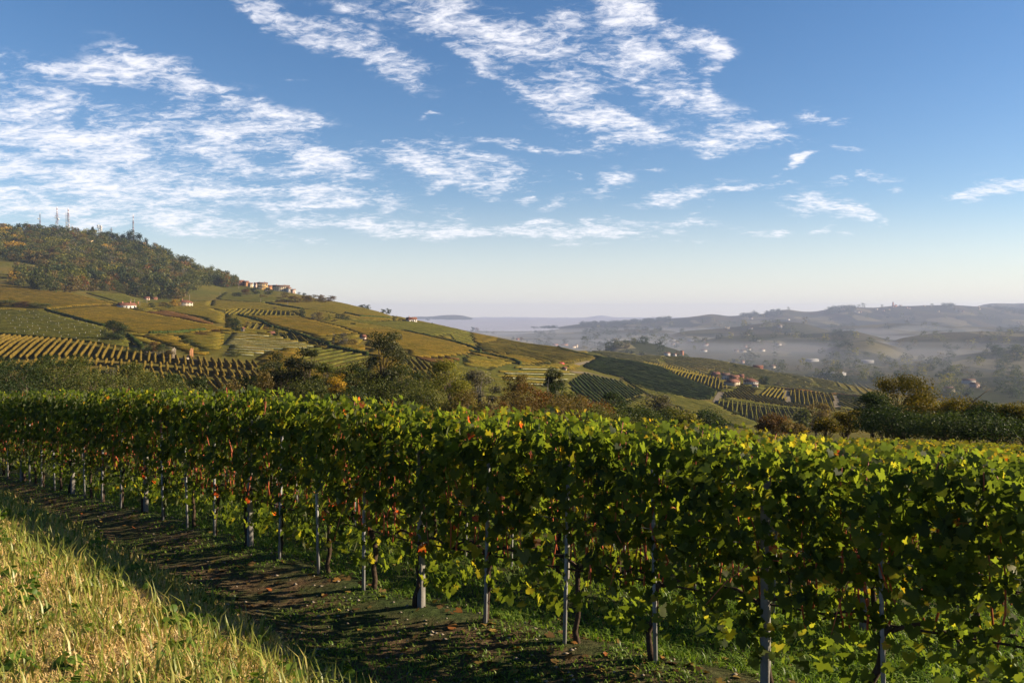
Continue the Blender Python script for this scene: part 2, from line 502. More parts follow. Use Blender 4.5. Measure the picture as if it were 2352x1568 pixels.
def far_grid():
    cols = sorted(HILL)
    nd = len(HILL[0])
    D = np.zeros((nd, len(cols))); Z = D.copy()
    for j, c in enumerate(cols):
        for i, (d, y) in enumerate(HILL[c]):
            D[i, j] = d
            Z[i, j] = float(y[1:]) if isinstance(y, str) else zy(y, d)
    G = np.zeros((len(GPX), len(GD)))
    for k, px in enumerate(GPX):
        d = [np.interp(px, cols, D[i]) for i in range(nd)]
        z = [np.interp(px, cols, Z[i]) for i in range(nd)]
        u = (px - CX) / FPX
        z0 = [float(near_z(u * q, q, False)) for q in (40, 60)]
        G[k] = np.interp(GD, [40, 60] + d + [20000], z0 + z + [FLOOR])
    for _ in range(2):                                   # soften the kinks
        P = np.pad(G, ((2, 2), (2, 2)), 'edge')
        G = sum(w * P[2:-2, 2 + o:P.shape[1] - 2 + o] for o, w in ((-2, .1), (-1, .22), (0, .36), (1, .22), (2, .1)))
        P = np.pad(G, ((2, 2), (2, 2)), 'edge')
        G = sum(w * P[2 + o:P.shape[0] - 2 + o, 2:-2] for o, w in ((-2, .1), (-1, .22), (0, .36), (1, .22), (2, .1)))
    X = (GPX[:, None] - CX) / FPX * GD[None]
    Y = np.broadcast_to(GD[None], X.shape)
    amp = np.clip((GD - 120) / 500, 0, 1)[None]
    G = G + amp * (1.5 * fbm(X / 90, Y / 90, 3, 11))
    # ridges beyond the valley: crest line on screen, distance, depth of its slope
    layers = [
        (1500, 300, [(865, 400), (900, 392), (950, 394), (1024, 391), (1200, 388), (1460, 388)]),
        (2000, 330, [(580, 372), (598, 354), (611, 344), (620, 339.3), (632, 340.3), (650, 343), (668, 347.5), (684, 353), (705, 370)]),
        (2300, 420, [(880, 372), (905, 363), (950, 358), (985, 353), (1024, 350), (1100, 347), (1460, 345)]),
        (2800, 450, [(800, 365), (820, 352), (845, 343), (868, 339.5), (884, 343), (905, 350), (930, 358), (960, 364)]),
        (3300, 500, [(860, 356), (900, 338), (930, 333.5), (950, 332), (985, 331), (1024, 330.5), (1100, 328), (1300, 326), (1460, 326)]),
        (3600, 500, [(640, 350), (697, 340), (734, 335.7), (760, 334), (779, 333.5), (805, 334), (828, 332), (850, 329.5), (866, 333), (885, 338), (930, 346)]),
        (4600, 600, [(640, 346), (681, 331), (705, 329), (727, 327.5), (745, 325), (758, 323.5), (779, 321), (800, 322), (830, 330), (870, 340)]),
        (5200, 700, [(770, 340), (794, 330.5), (812, 328.5), (831, 327), (860, 325), (897, 322.4), (925, 325), (960, 326), (1024, 327), (1200, 326), (1460, 326)]),
        (5200, 600, [(470, 342), (525, 333), (560, 332.5), (600, 330.5), (640, 329), (670, 330), (700, 336), (730, 340)]),
        (7500, 1300, [(500, 336), (540, 329.4), (559, 326.7), (579, 323.6), (613, 322.7), (628, 321.4), (649, 320), (662, 318.7), (688, 316.8), (704, 314.6), (712, 313.2),
                      (728, 315.8), (745, 314.6), (770, 312.8), (780, 309.2), (790, 308.8), (800, 311), (813, 311.4), (835, 307.6), (853, 306.4), (875, 307.4), (893, 305.2),
                      (905, 305.8), (927, 304.8), (952, 304.5), (972, 305.6), (994, 307.4), (1024, 310.3), (1100, 313), (1460, 316)]),
        (9500, 1500, [(940, 318), (980, 304.6), (992, 302.6), (1013, 303.2), (1024, 302.6), (1100, 300), (1460, 305)]),
        (12500, 1200, [(385, 323), (402, 317.4), (418, 315.8), (428, 316.4), (442, 314.7), (455, 314.2), (463, 314.6), (472, 317.2), (485, 323)]),
    ]
    for d0, w, pts in layers:
        px = [p[0] for p in pts]
        cz = np.array([zy(p[1], d0) for p in pts])
        cz = np.interp(GPX, px, cz, left=FLOOR - 5, right=FLOOR - 5)
        for _ in range(2):
            q = np.pad(cz, 1, 'edge'); cz = .25 * q[:-2] + .5 * q[1:-1] + .25 * q[2:]
        q = (GD[None] - d0 - 60 * np.sin(GPX / 37.0 + d0)[:, None]) / w
        spur = 1 + .30 * fbm(X / (w * .55), Y / (w * .55), 3, int(d0))
        prof = np.exp(-np.abs(q) ** 1.7 * np.where(np.abs(q) > .12, spur, 1))
        B = FLOOR + (cz[:, None] - FLOOR) * prof
        gul = np.clip((cz[:, None] - FLOOR) / 120, 0, 1.2) * prof * (1 - prof) * 4
        B = B + gul * w * .035 * (fbm(X / (w * .35), Y / (w * .5), 3, int(d0) + 7) - .25)
        G = np.maximum(G, B) + np.where(np.abs(G - B) < 12, (12 - np.abs(G - B)) ** 2 / 48, 0)
    return G


GRID = far_grid()


def land_z(x, y):
    x, y = np.asarray(x, float), np.maximum(np.asarray(y, float), .01)
    zn = near_z(x, y)
    d = np.clip(y, 40, 15900)
    i = np.clip(((x / np.maximum(y, 40)) * FPX + CX - GPX[0]) / 4.0, 0, len(GPX) - 1.001)
    j = np.clip((np.log(d) - GLD[0]) / (GLD[1] - GLD[0]), 0, len(GD) - 1.001)
    a, b = i.astype(int), j.astype(int)
    fi, fj = i - a, j - b
    zf = (GRID[a, b] * (1 - fi) + GRID[a + 1, b] * fi) * (1 - fj) + (GRID[a, b + 1] * (1 - fi) + GRID[a + 1, b + 1] * fi) * fj
    w = np.clip((y - 42) / 40, 0, 1)
    w = w * w * (3 - 2 * w)
    return zn * (1 - w) + zf * w


_HD = np.exp(np.linspace(math.log(110), math.log(15000), 2600))


def hit(px, y, dmin=120):
    """where the sight line through a photo point first meets the land"""
    u = (px - CX) / FPX
    D = _HD[_HD >= dmin]
    Z = land_z(u * D, D)
    s = HY - Z * FPX / D
    k = np.nonzero(s <= y)[0]
    if len(k) == 0: k = [int(np.argmin(s))]
    d = D[k[0]]
    return np.array([u * d, d, float(land_z(u * d, d))])


def to_px(p): return CX + FPX * p[0] / p[1], HY - FPX * p[2] / p[1]

# ------------------------------------------------------------------ the setting
def land_material():
    m, N, L = nmat('land')
    g = N.new('ShaderNodeNewGeometry')
    P = g.outputs['Position']
    sep = N.new('ShaderNodeSeparateXYZ')
    L.new(P, sep.inputs[0])
    # hillside grass and worked soil
    n1 = noise_node(N, L, .012, 5, .6, P)
    n2 = noise_node(N, L, .22, 6, .65, P)
    hill = ramp(N, L, n1, [(.3, (.06, .068, .016)), (.48, (.09, .084, .02)), (.62, (.12, .092, .024)), (.75, (.14, .095, .036))])
    hill = mixc(N, L, .55, hill, ramp(N, L, n2, [(.3, (.35, .35, .35)), (.7, (1.35, 1.3, 1.2))]), 'MULTIPLY')
    # valley: patchwork of fields
    vo = N.new('ShaderNodeTexVoronoi')
    vo.inputs['Scale'].default_value = .0062
    mp = N.new('ShaderNodeMapping')
    mp.inputs['Rotation'].default_value = (0, 0, R(28))
    mp.inputs['Scale'].default_value = (1, .55, .02)
    nz = N.new('ShaderNodeTexNoise'); nz.inputs['Scale'].default_value = .004
    L.new(P, nz.inputs['Vector'])
    vm = N.new('ShaderNodeVectorMath'); vm.operation = 'MULTIPLY_ADD'
    L.new(nz.outputs['Color'], vm.inputs[0]); vm.inputs[1].default_value = (120, 120, 0); L.new(P, vm.inputs[2])
    L.new(vm.outputs[0], mp.inputs['Vector'])
    L.new(mp.outputs[0], vo.inputs['Vector'])
    sc = N.new('ShaderNodeSeparateColor')
    L.new(vo.outputs['Color'], sc.inputs[0])
    val = ramp(N, L, sc.outputs[0], [(.0, (.028, .034, .019)), (.3, (.042, .045, .024)), (.5, (.062, .055, .03)), (.66, (.036, .042, .02)),
                                     (.8, (.085, .08, .04)), (.93, (.13, .118, .065)), (1., (.07, .065, .03))])
    val = mixc(N, L, .5, val, ramp(N, L, noise_node(N, L, .05, 6, .65, P), [(.3, (.3, .32, .3)), (.7, (1.3, 1.25, 1.2))]), 'MULTIPLY')
    mr = N.new('ShaderNodeMapRange')
    mr.inputs['From Min'].default_value = 1500
    mr.inputs['From Max'].default_value = 1900
    L.new(nmath(N, L, 'SUBTRACT', sep.outputs['Y'], nmath(N, L, 'MULTIPLY', sep.outputs['Z'], 6.0)), mr.inputs['Value'])
    c = mixc(N, L, mr.outputs[0], hill, val)
    b = N.new('ShaderNodeBsdfDiffuse')
    L.new(c, b.inputs['Color'])
    bp = N.new('ShaderNodeBump')
    bp.inputs['Strength'].default_value = .6
    bp.inputs['Distance'].default_value = 1.2
    L.new(n2, bp.inputs['Height'])
    L.new(bp.outputs[0], b.inputs['Normal'])
    o = N.new('ShaderNodeOutputMaterial')
    L.new(b.outputs[0], o.inputs[0])
    return m


def grid_faces(n, m):
    i = np.arange(n - 1)[:, None] * m + np.arange(m - 1)[None]
    return np.stack([i, i + m, i + m + 1, i + 1], -1).reshape(-1, 4)


def build_land():
    pxs = np.arange(-420, 1461, 3.0)
    ds = np.exp(np.linspace(math.log(43.6), math.log(15500), 460))
    X = (pxs[:, None] - CX) / FPX * ds[None]
    Y = np.broadcast_to(ds[None], X.shape)
    Z = land_z(X, Y) - .03 * np.clip((48 - Y) / 3, 0, 1)
    mk('hills', np.stack([X, Y, Z], -1), grid_faces(*X.shape)[:, ::-1], land_material(), smooth=True)
    tag(bpy.data.objects['hills'], kind='structure')


def near_material():
    m, N, L = nmat('near_ground')
    g = N.new('ShaderNodeNewGeometry')
    P = g.outputs['Position']
    sn = attr(N, 'tint')                   # 0 = bank, 1/2 = track, 1 = vineyard floor
    n1 = noise_node(N, L, 1.6, 6, .65, P)
    n2 = noise_node(N, L, 14.0, 6, .7, P)
    soil = ramp(N, L, n2, [(.3, (.036, .022, .011)), (.55, (.098, .063, .033)), (.75, (.175, .122, .07))])
    gr = ramp(N, L, n2, [(.3, (.012, .02, .006)), (.6, (.035, .06, .014)), (.8, (.07, .09, .03))])
    bank = ramp(N, L, n2, [(.3, (.035, .03, .012)), (.6, (.10, .085, .035)), (.8, (.17, .13, .06))])
    wear = ramp(N, L, n1, [(.42, (0, 0, 0)), (.58, (1, 1, 1))])
    track = mixc(N, L, nmath(N, L, 'MULTIPLY', wear, .75), soil, gr)
    floor = mixc(N, L, nmath(N, L, 'ADD', nmath(N, L, 'MULTIPLY', wear, .3), .6), soil, gr)
    a = ramp(N, L, sn, [(.15, (1, 1, 1)), (.32, (0, 0, 0))])
    b_ = ramp(N, L, sn, [(.68, (0, 0, 0)), (.85, (1, 1, 1))])
    c = mixc(N, L, b_, mixc(N, L, a, track, bank), floor)
    b = N.new('ShaderNodeBsdfPrincipled')
    b.inputs['Roughness'].default_value = .95
    b.inputs['Specular IOR Level'].default_value = .1
    L.new(c, b.inputs['Base Color'])
    bp = N.new('ShaderNodeBump')
    bp.inputs['Strength'].default_value = .9
    bp.inputs['Distance'].default_value = .04
    L.new(n2, bp.inputs['Height'])
    L.new(bp.outputs[0], b.inputs['Normal'])
    o = N.new('ShaderNodeOutputMaterial')
    L.new(b.outputs[0], o.inputs[0])
    return m


def build_near():
    xs = np.concatenate([np.arange(-72, -16, 2.0), np.arange(-16, 9, .14), np.arange(9, 73, 2.0)])
    ys = np.concatenate([np.arange(-14, 0, 1.0), np.arange(0, 23, .14), np.arange(23, 44.6, .9)])
    X, Y = np.meshgrid(xs, ys, indexing='ij')
    Z = near_z(X, Y)
    sn, xf = row_frame(X, Y)
    f = np.interp(xf, FOOTX, FOOTN)
    t = np.where(sn < f, .5 * np.clip(1 - (f - sn) / .35, 0, 1), .5 + .5 * np.clip((sn + .40 + .25 * fbm(X, Y, 2, 3)) / .4, 0, 1))
    mk('ground', np.stack([X, Y, Z], -1), grid_faces(*X.shape), near_material(), smooth=True, tint=t.ravel())
    tag(bpy.data.objects['ground'], kind='structure')


build_land()
build_near()


# ------------------------------------------------------------------ vineyards on the hill
def hedge_mat(name, stops):
    m, N, L = nmat(name)
    t = attr(N)
    n2 = noise_node(N, L, 1.1, 5, .7)
    c = ramp(N, L, nmath(N, L, 'ADD', nmath(N, L, 'MULTIPLY', t, .6), nmath(N, L, 'MULTIPLY', noise_node(N, L, .03, 4, .6), .4)), stops)
    c = mixc(N, L, .8, c, ramp(N, L, n2, [(.3, (.35, .35, .3)), (.7, (1.5, 1.5, 1.4))]), 'MULTIPLY')
    b = N.new('ShaderNodeBsdfDiffuse')
    L.new(c, b.inputs['Color'])
    bp = N.new('ShaderNodeBump')
    bp.inputs['Strength'].default_value = .9
    bp.inputs['Distance'].default_value = .35
    L.new(n2, bp.inputs['Height'])
    L.new(bp.outputs[0], b.inputs['Normal'])
    tr = N.new('ShaderNodeBsdfTranslucent')
    L.new(c, tr.inputs['Color'])
    ms = N.new('ShaderNodeMixShader'); ms.inputs[0].default_value = .25
    L.new(b.outputs[0], ms.inputs[1]); L.new(tr.outputs[0], ms.inputs[2])
    o = N.new('ShaderNodeOutputMaterial')
    L.new(ms.outputs[0], o.inputs[0])
    return m


HM = {
    'gold': hedge_mat('vines_gold', [(.2, (.08, .07, .014)), (.45, (.13, .098, .016)), (.6, (.175, .118, .018)), (.8, (.225, .138, .02))]),
    'olive': hedge_mat('vines_olive', [(.2, (.09, .086, .018)), (.5, (.145, .118, .021)), (.8, (.205, .142, .024))]),
    'green': hedge_mat('vines_green', [(.2, (.062, .07, .017)), (.5, (.105, .104, .022)), (.8, (.155, .13, .027))]),
    'dark': hedge_mat('vines_dark', [(.2, (.026, .042, .012)), (.5, (.045, .066, .018)), (.8, (.075, .085, .024))]),
    'rust': hedge_mat('vines_rust', [(.2, (.075, .04, .018)), (.5, (.12, .065, .025)), (.8, (.17, .09, .03))]),
    'brown': hedge_mat('vines_brown', [(.2, (.095, .075, .018)), (.5, (.155, .11, .024)), (.8, (.21, .14, .03))]),
    'light': hedge_mat('vines_light', [(.2, (.18, .175, .065)), (.5, (.27, .24, .09)), (.8, (.34, .29, .11))]),
    'pale': hedge_mat('vines_pale', [(.2, (.15, .16, .08)), (.5, (.25, .25, .15)), (.8, (.34, .33, .22))]),
}
PROF = np.array([(-.22, .45), (-.36, .95), (-.33, 1.6), (-.1, 1.92), (.12, 1.9), (.33, 1.6), (.36, .95), (.22, .45)])


def hedge(pts, w=1.0, h=1.0, amp=.13, seed=0, seg=None):
    """a clipped vine row along ground points"""
    r = np.random.default_rng(seed)
    n = len(pts)
    T = np.gradient(pts[:, :2], axis=0)
    T /= np.linalg.norm(T, axis=1)[:, None] + 1e-9
    Nn = np.stack([T[:, 1], -T[:, 0]], 1)
    J = r.normal(0, amp, (n, 8, 2))
    off = PROF[None] * (w, h) + J * (1, .8)
    V = np.zeros((n, 8, 3))
    V[..., :2] = pts[:, None, :2] + off[..., :1] * Nn[:, None]
    V[..., :2] += T[:, None] * r.normal(0, amp * .8, (n, 8, 1))
    V[..., 2] = pts[:, None, 2] + np.maximum(off[..., 1], .25)
    t = np.clip(.5 + r.normal(0, .16, (n, 1)) + r.normal(0, .2, (n, 8)), 0, 1)
    F = grid_faces(n, 8)
    cap = np.array([[0, 1, 6, 7], [1, 2, 5, 6], [2, 3, 4, 5]])
    return V.reshape(-1, 3), [F, cap, cap[:, ::-1] + 8 * (n - 1)], t.ravel()


def in_poly(P, poly):
    x, y = P[..., 0], P[..., 1]
    c = np.zeros(x.shape, bool)
    j = len(poly) - 1
    for i in range(len(poly)):
        (xi, yi), (xj, yj) = poly[i][:2], poly[j][:2]
        with np.errstate(all='ignore'):
            c ^= ((yi > y) != (yj > y)) & (x < (xj - xi) * (y - yi) / (yj - yi) + xi)
        j = i
    return c


def plot_rows(poly_px, dir_px, spacing=2.5, step=4.0, dmin=200, fade=0.0, gap=0.0):
    """rows (arrays of ground points) that fill a plot given by its corners"""
    W = np.array([hit(a, b, dmin) for a, b in poly_px])
    if dir_px[0] == 'd':
        d = np.array(dir_px[1:], float)
    else:
        d = (hit(*dir_px[1], dmin) - hit(*dir_px[0], dmin))[:2]
    d /= np.linalg.norm(d)
    n = np.array([-d[1], d[0]])
    a, b = W[:, :2] @ d, W[:, :2] @ n
    out = []
    for q in np.arange(b.min() + spacing * .5, b.max(), spacing):
        s = np.arange(a.min(), a.max() + step, step)
        P = s[:, None] * d + q * n
        P = P + n * (.25 * np.sin(s / 17.0 + q))[:, None]
        ok = in_poly(P, W)
        e = np.flatnonzero(np.diff(np.concatenate([[0], ok.astype(int), [0]])))
        for i0, i1 in e.reshape(-1, 2):
            if i1 - i0 < 3: continue
            Q = P[i0:i1]
            Z = land_z(Q[:, 0], Q[:, 1])
            out.append(np.column_stack([Q, Z]))
    out.sort(key=lambda r: (r[len(r) // 2][0] / r[len(r) // 2][1]))
    return out


ORD = ("first second third fourth fifth sixth seventh eighth ninth tenth eleventh twelfth thirteenth fourteenth fifteenth sixteenth "
       "seventeenth eighteenth nineteenth").split()
TENS = {20: 'twent', 30: 'thirt', 40: 'fort', 50: 'fift', 60: 'sixt', 70: 'sevent', 80: 'eight', 90: 'ninet'}


def ordinal(n):
    if n < 20: return ORD[n - 1]
    t = n // 10 * 10
    if n >= 100: return 'hundredth' if n == 100 else 'hundred and ' + ordinal(n - 100)
    return TENS[t] + ('ieth' if n == t else 'y-' + ORD[n - t - 1])


# plots whose rows stand out one by one
FINE = [
    ('brown', [(-14, 336), (60, 341), (122, 350), (170, 358), (196, 360), (256, 364), (258, 371), (166, 364.5), (68, 358), (-14, 361)], ((118, 388), (129, 350)), 2.6, 'upper brown terrace below the ruin'),
    ('brown', [(-14, 365), (68, 360), (166, 366.5), (262, 374), (264, 382), (250, 381.5), (102, 366), (-14, 372)], ((118, 388), (129, 350)), 2.6, 'narrow middle terrace below the ruin'),
    ('brown', [(100, 369), (180, 375), (252, 384), (264, 386), (264, 402), (90, 402), (60, 386)], ((190, 398), (176, 374)), 2.7, 'lowest brown terrace below the ruin'),
    ('olive', [(404, 357.5), (441, 368), (441, 370), (420, 371), (402, 365)], ((406, 372), (398, 361)), 2.8, 'upper tier right of the poplar'),
    ('gold', [(404, 367), (420, 372.5), (441, 372), (440, 380), (426, 384), (410, 374)], ((424, 384), (412, 368)), 2.8, 'lower tier right of the poplar'),
    ('olive', [(642, 361.8), (675, 367), (706, 374.5), (722, 381), (728, 388), (718, 390), (700, 383), (675, 374.5)], ((700, 383), (706, 375.5)), 3.0, 'ribbed slope left of the hamlet'),
    ('olive', [(723, 397), (725, 393), (735, 391.7), (757, 396), (786, 402.7), (813, 408.5), (803, 408.6), (760, 403)], ((742, 401), (731, 392.5)), 3.0, 'curved plot before the hamlet'),
    ('green', [(716, 403), (718, 400.2), (803, 410), (790, 418), (763, 423), (736, 414.6)], ((753, 420), (751, 404)), 3.0, 'lowest plot under the hamlet'),
    ('olive', [(734, 391), (743, 386), (757, 390), (754, 395)], ((751, 393), (742, 387)), 3.2, 'small plot beside the farm yard'),
    ('olive', [(760, 395.5), (764, 390), (770, 388), (785, 390), (787, 401.5)], ((762, 395), (768, 389)), 3.0, 'plot below the round tree'),
    ('olive', [(790, 391), (831, 394), (836, 412.5), (815, 407.8), (791, 402.5)], ((813, 406), (810, 393)), 3.2, 'upright plot right of the hamlet'),
    ('olive', [(839, 408.7), (866, 417), (866, 421), (846, 414)], ((853, 416), (851, 410)), 3.4, 'small plot by the locust trees'),
]
# plots that read as texture
MASS = [
    ('green', [(-14, 311), (45, 311), (102, 327), (134, 343), (126, 350), (60, 340), (-14, 334)], ('d', 1, -.10), 3.2),
    ('gold', [(47, 311), (119, 306), (140, 312), (179, 319), (233, 330), (209, 333), (176, 334), (144, 335), (126, 333), (103, 326)], ('d', 1, .12), 2.6),
    ('gold', [(136, 336.5), (176, 336), (191, 347), (215, 356), (196, 358.5), (176, 350)], ('d', 1, .12), 2.6),
    ('gold', [(-14, 283), (40, 289), (97, 299.5), (115, 305), (48, 310), (-14, 309)], ('d', 1, -.10), 2.6),
    ('green', [(85, 293), (122, 292.5), (144, 302), (118, 303)], ('d', 1, .12), 2.6),
    ('rust', [(141, 312.5), (168, 311), (200, 319), (231, 329.5), (180, 319)], ('d', 1, .2), 2.6),
    ('olive', [(150, 309.5), (182, 308.5), (207, 308), (225, 314), (225, 328), (200, 318)], ('d', 1, .12), 2.6),
    ('olive', [(225, 310.4), (241, 309.2), (292, 311.5), (297, 316), (239, 316), (225, 315.3)], ((233, 315.5), (241, 310)), 4.0),
    ('gold', [(247, 316.5), (299, 317.5), (315, 321), (339, 327), (359, 334), (334, 336.5), (318, 337.5), (295, 332), (275, 327), (263, 322)], ('d', 1, .12), 2.6),
    ('pale', [(225, 334), (266, 334), (295, 341), (317, 346), (305, 349.5), (286, 349.5), (266, 353), (247, 359), (222, 356)], ((230, 345), (300, 348)), 11.0),
    ('olive', [(242, 328.5), (254, 322.5), (266, 326.5), (262, 331)], ((250, 330), (254, 324)), 4.5),
    ('olive', [(272, 333.5), (300, 334), (334, 345), (318, 346.5), (296, 341)], ((318, 346), (306, 335.5)), 4.0),
    ('green', [(307, 349.5), (329, 349), (367.5, 355.5), (365, 374), (326, 374), (300, 362)], ((310, 368), (360, 357)), 6.5),
    ('gold', [(329, 345), (367, 349.5), (367, 355), (329, 348)], ('d', 1, .12), 2.6),
    ('gold', [(339, 327.5), (405, 332), (443, 338), (481, 352), (464, 356), (432, 359), (408, 357), (405, 350), (366, 348), (360, 335)], ('d', 1, .12), 2.6),
    ('rust', [(408, 357), (432, 359), (464, 355.5), (475, 352.5), (462, 360), (443, 367)], ('d', 1, .12), 2.8),
    ('olive', [(266, 303.5), (301, 309), (345, 317), (391, 321), (403, 321), (395, 317.8), (377, 311), (345, 302), (336, 302)], ('d', 1, .12), 2.6),
    ('gold', [(345, 313), (391, 318), (400, 320.5), (375, 320), (335, 316)], ('d', 1, .12), 2.6),
    ('green', [(334, 319), (375, 321.8), (432, 324.3), (464, 331), (468, 333), (432, 337.5), (408, 332), (375, 326)], ('d', 1, .12), 2.6),
    ('olive', [(212, 300), (262, 303), (300, 309.5), (241, 308.5), (210, 306.5)], ('d', 1, .12), 2.6),
    ('green', [(225, 292), (252, 295), (300, 300), (320, 301), (262, 303), (215, 299)], ('d', 1, .12), 2.8),
    ('green', [(450, 335), (467, 331.8), (478, 332.5), (473, 345), (456, 342)], ((455, 337), (475, 334)), 3.4),
    ('gold', [(468, 332), (507, 339), (497, 341), (475, 346), (473, 345)], ('d', 1, .12), 2.8),
    ('olive', [(473, 347), (508, 339.5), (526, 343), (597, 357), (570, 363.7), (545, 362.6), (515, 355), (485, 353)], ((500, 348), (565, 361)), 8.5),
    ('gold', [(464, 352), (485, 353.5), (515, 355.8), (545, 363), (530, 364.3), (480, 357)], ('d', 1, .12), 2.8),
    ('olive', [(462, 358), (470, 354.5), (515, 364), (499, 369), (472, 370), (462, 364)], ((470, 362), (505, 367)), 7.5),
    ('pale', [(490, 374), (520, 365.5), (539, 366.3), (572, 371), (570, 373.5), (550, 384), (539, 386), (525, 385.5), (506, 381)], ((500, 376), (550, 377)), 11.0),
    ('dark', [(580, 366.5), (607, 358), (640, 362.5), (675, 375), (700, 384), (717, 391), (712, 401), (690, 399), (646, 391), (623, 381), (618, 377)], ((600, 366), (690, 388)), 4.2),
    ('dark', [(569, 382), (585, 373.5), (618, 380.5), (646, 394), (635, 397), (607, 405), (578, 402)], ((590, 378), (610, 396)), 3.4),
    ('green', [(623, 382), (668, 392), (690, 400), (712, 402), (736, 415.5), (764, 424), (745, 430), (706, 420), (646, 396)], ('d', 1, .12), 3.0),
    ('green', [(837, 395.5), (866, 398), (880, 400), (858, 411), (838, 405)], ((842, 398), (860, 405)), 4.2),
    ('light', [(675, 357.6), (696, 358), (728, 363), (751, 366.5), (767, 370), (819, 386.5), (797, 387), (768, 382), (757, 378.5), (726, 370), (675, 365)], ((700, 361), (735, 370)), 8.5),
    ('light', [(768, 370), (802, 374), (819, 378.5), (836, 385), (864, 395), (820, 386.5)], ((780, 373), (830, 388)), 8.5),
    ('light', [(808, 375.5), (862, 383), (875, 389), (875, 393.5), (866, 394.5), (837, 386.5), (820, 378.5)], ((820, 378), (865, 392)), 8.5),
    ('light', [(591, 351.5), (613, 351.5), (637, 355.5), (658, 359), (664, 365), (635, 360.8), (607, 357)], ((600, 352), (650, 360)), 8.5),
    ('light', [(662, 358), (706, 357.5), (720, 364), (706, 373.5), (668, 366)], ((670, 359), (700, 370)), 8.5),
]


FILL = [
    ('olive', [(-14, 300), (100, 300), (150, 303), (215, 300), (290, 303), (340, 310), (340, 345), (270, 345), (200, 352), (150, 345), (-14, 335)], ('d', 1, .12), 2.8),
    ('gold', [(255, 355), (300, 346), (345, 338), (420, 352), (400, 385), (330, 388), (256, 398)], ('d', 1, .12), 2.8),
    ('olive', [(330, 312), (400, 316), (480, 332), (560, 347), (600, 357), (570, 372), (500, 368), (400, 356), (330, 340)], ('d', 1, .12), 2.8),
    ('green', [(400, 356), (470, 362), (560, 374), (585, 373), (620, 385), (660, 400), (640, 424), (560, 412), (480, 396), (400, 386)], ('d', 1, .12), 3.0),
    ('green', [(715, 390), (770, 386), (835, 394), (870, 399), (890, 405), (866, 424), (800, 428), (740, 420)], ((740, 405), (850, 410)), 3.4),
    ('light', [(590, 352), (640, 355.5), (706, 358.5), (767, 370.5), (835, 382.5), (885, 392), (862, 397), (800, 389), (740, 380), (700, 374), (640, 361.5)], ((620, 353), (830, 386)), 8.0),
]


def build_vineyards():
    stuff, slots = Soup(), list(HM)
    taken = [np.array([hit(a, b, 200) for a, b in q[1]]) for q in FINE + MASS]
    for key, poly, dr, sp in MASS + FILL:
        fill = (key, poly, dr, sp) in FILL
        pale = key == 'pale'
        for k, r in enumerate(plot_rows(poly, dr, sp, 4.0)):
            parts = [r]
            if fill:
                ok = ~np.any([in_poly(r, q) for q in taken], axis=0)
                e = np.flatnonzero(np.diff(np.concatenate([[0], ok.astype(int), [0]])))
                parts = [r[a:b] for a, b in e.reshape(-1, 2) if b - a > 2]
            for r2 in parts:
                V, F, t = hedge(r2, *((1.5, .62) if sp > 6 else (1.1, .8) if sp > 3.9 else (1.9, .62)), .12, k)
                stuff.add(V, F, slots.index('olive' if pale else key), t)
                if pale:                                  # white nets let down along the rows
                    d = np.gradient(r2[:, :2], axis=0)
                    d /= np.linalg.norm(d, axis=1)[:, None]
                    r3 = r2.copy()
                    r3[:, :2] += 3.5 * np.stack([d[:, 1], -d[:, 0]], 1) * (1 if d[0, 0] > 0 else -1)
                    r3[:, 2] = land_z(r3[:, 0], r3[:, 1])
                    V, F, t = hedge(r3, 2.2, .42, .07, k)
                    stuff.add(V, F, slots.index('pale'), t)
    o = stuff.obj('vine_rows', [HM[k] for k in slots])
    tag(o, 'patchwork of fine vine rows in gold, olive and green covering the hillside plots', 'vine rows', kind='stuff')
    # the pale young plot: vines on bare white stakes
    for key, poly, dr, sp, where in FINE:
        rows = plot_rows(poly, dr, sp, 1.3)
        for k, r in enumerate(rows):
            V, F, t = hedge(r, 1.25, 1.0, .10, k)
            o = mk('vine_row', V, F, HM[key], tint=t)
            tag(o, '%s vine row from the left in the %s' % (ordinal(k + 1), where), 'vine row', 'vine rows in the ' + where)
        print('rows', where, len(rows))


build_vineyards()


def young_plot_stakes():
    s = Soup().add(*box(-.05, .05, -.05, .05, -.2, 1.8))
    me = s.mesh('white_stake', [plain('stake_white', (.36, .35, .31), .7, .1, 2)])
    rows = plot_rows([(-8, 312), (45, 312.5), (102, 327.5), (132, 343), (125, 349), (60, 339), (-8, 333)], ((75, 336), (95, 333)), 11.0, 9.0)
    rr = random.Random(5)
    n = 0
    for r in rows:
        for p in r:
            if n >= 260 or rr.random() < .3: continue
            o = bpy.data.objects.new('white_stake', me)
            COL.objects.link(o)
            o.location = (p[0] + rr.uniform(-1.5, 1.5), p[1] + rr.uniform(-1, 1), p[2])
            tag(o, 'thin white stake among the low vines of the young green plot', 'stake', 'white stakes of the young plot')
            n += 1


young_plot_stakes()

# ------------------------------------------------------------------ the near vineyard
def row_point(s, k=0):
    """point on trellis row k; s counts post intervals (0 = nearest post), growing to the left"""
    ks = np.array([-4, -3, -2, -1, 0, 1, 2, 3, 4, 5, 6, 14])
    xs = np.array([13.1, 10.3, 7.5, 4.7, 1.91, -.9, -3.42, -6.0, -8.6, -11.2, -13.8, -34.6])
    x = np.interp(s, ks, xs)
    y = np.interp(x, ROWX, ROWY)
    x, y = x + .64 * 2.45 * k, y + .77 * 2.45 * k
    return np.array([x, y, float(near_z(x, y))])


def row_angle(s):
    a, b = row_point(s - .3), row_point(s + .3)
    return math.atan2(a[1] - b[1], a[0] - b[0])       # local +x runs to the right along the row


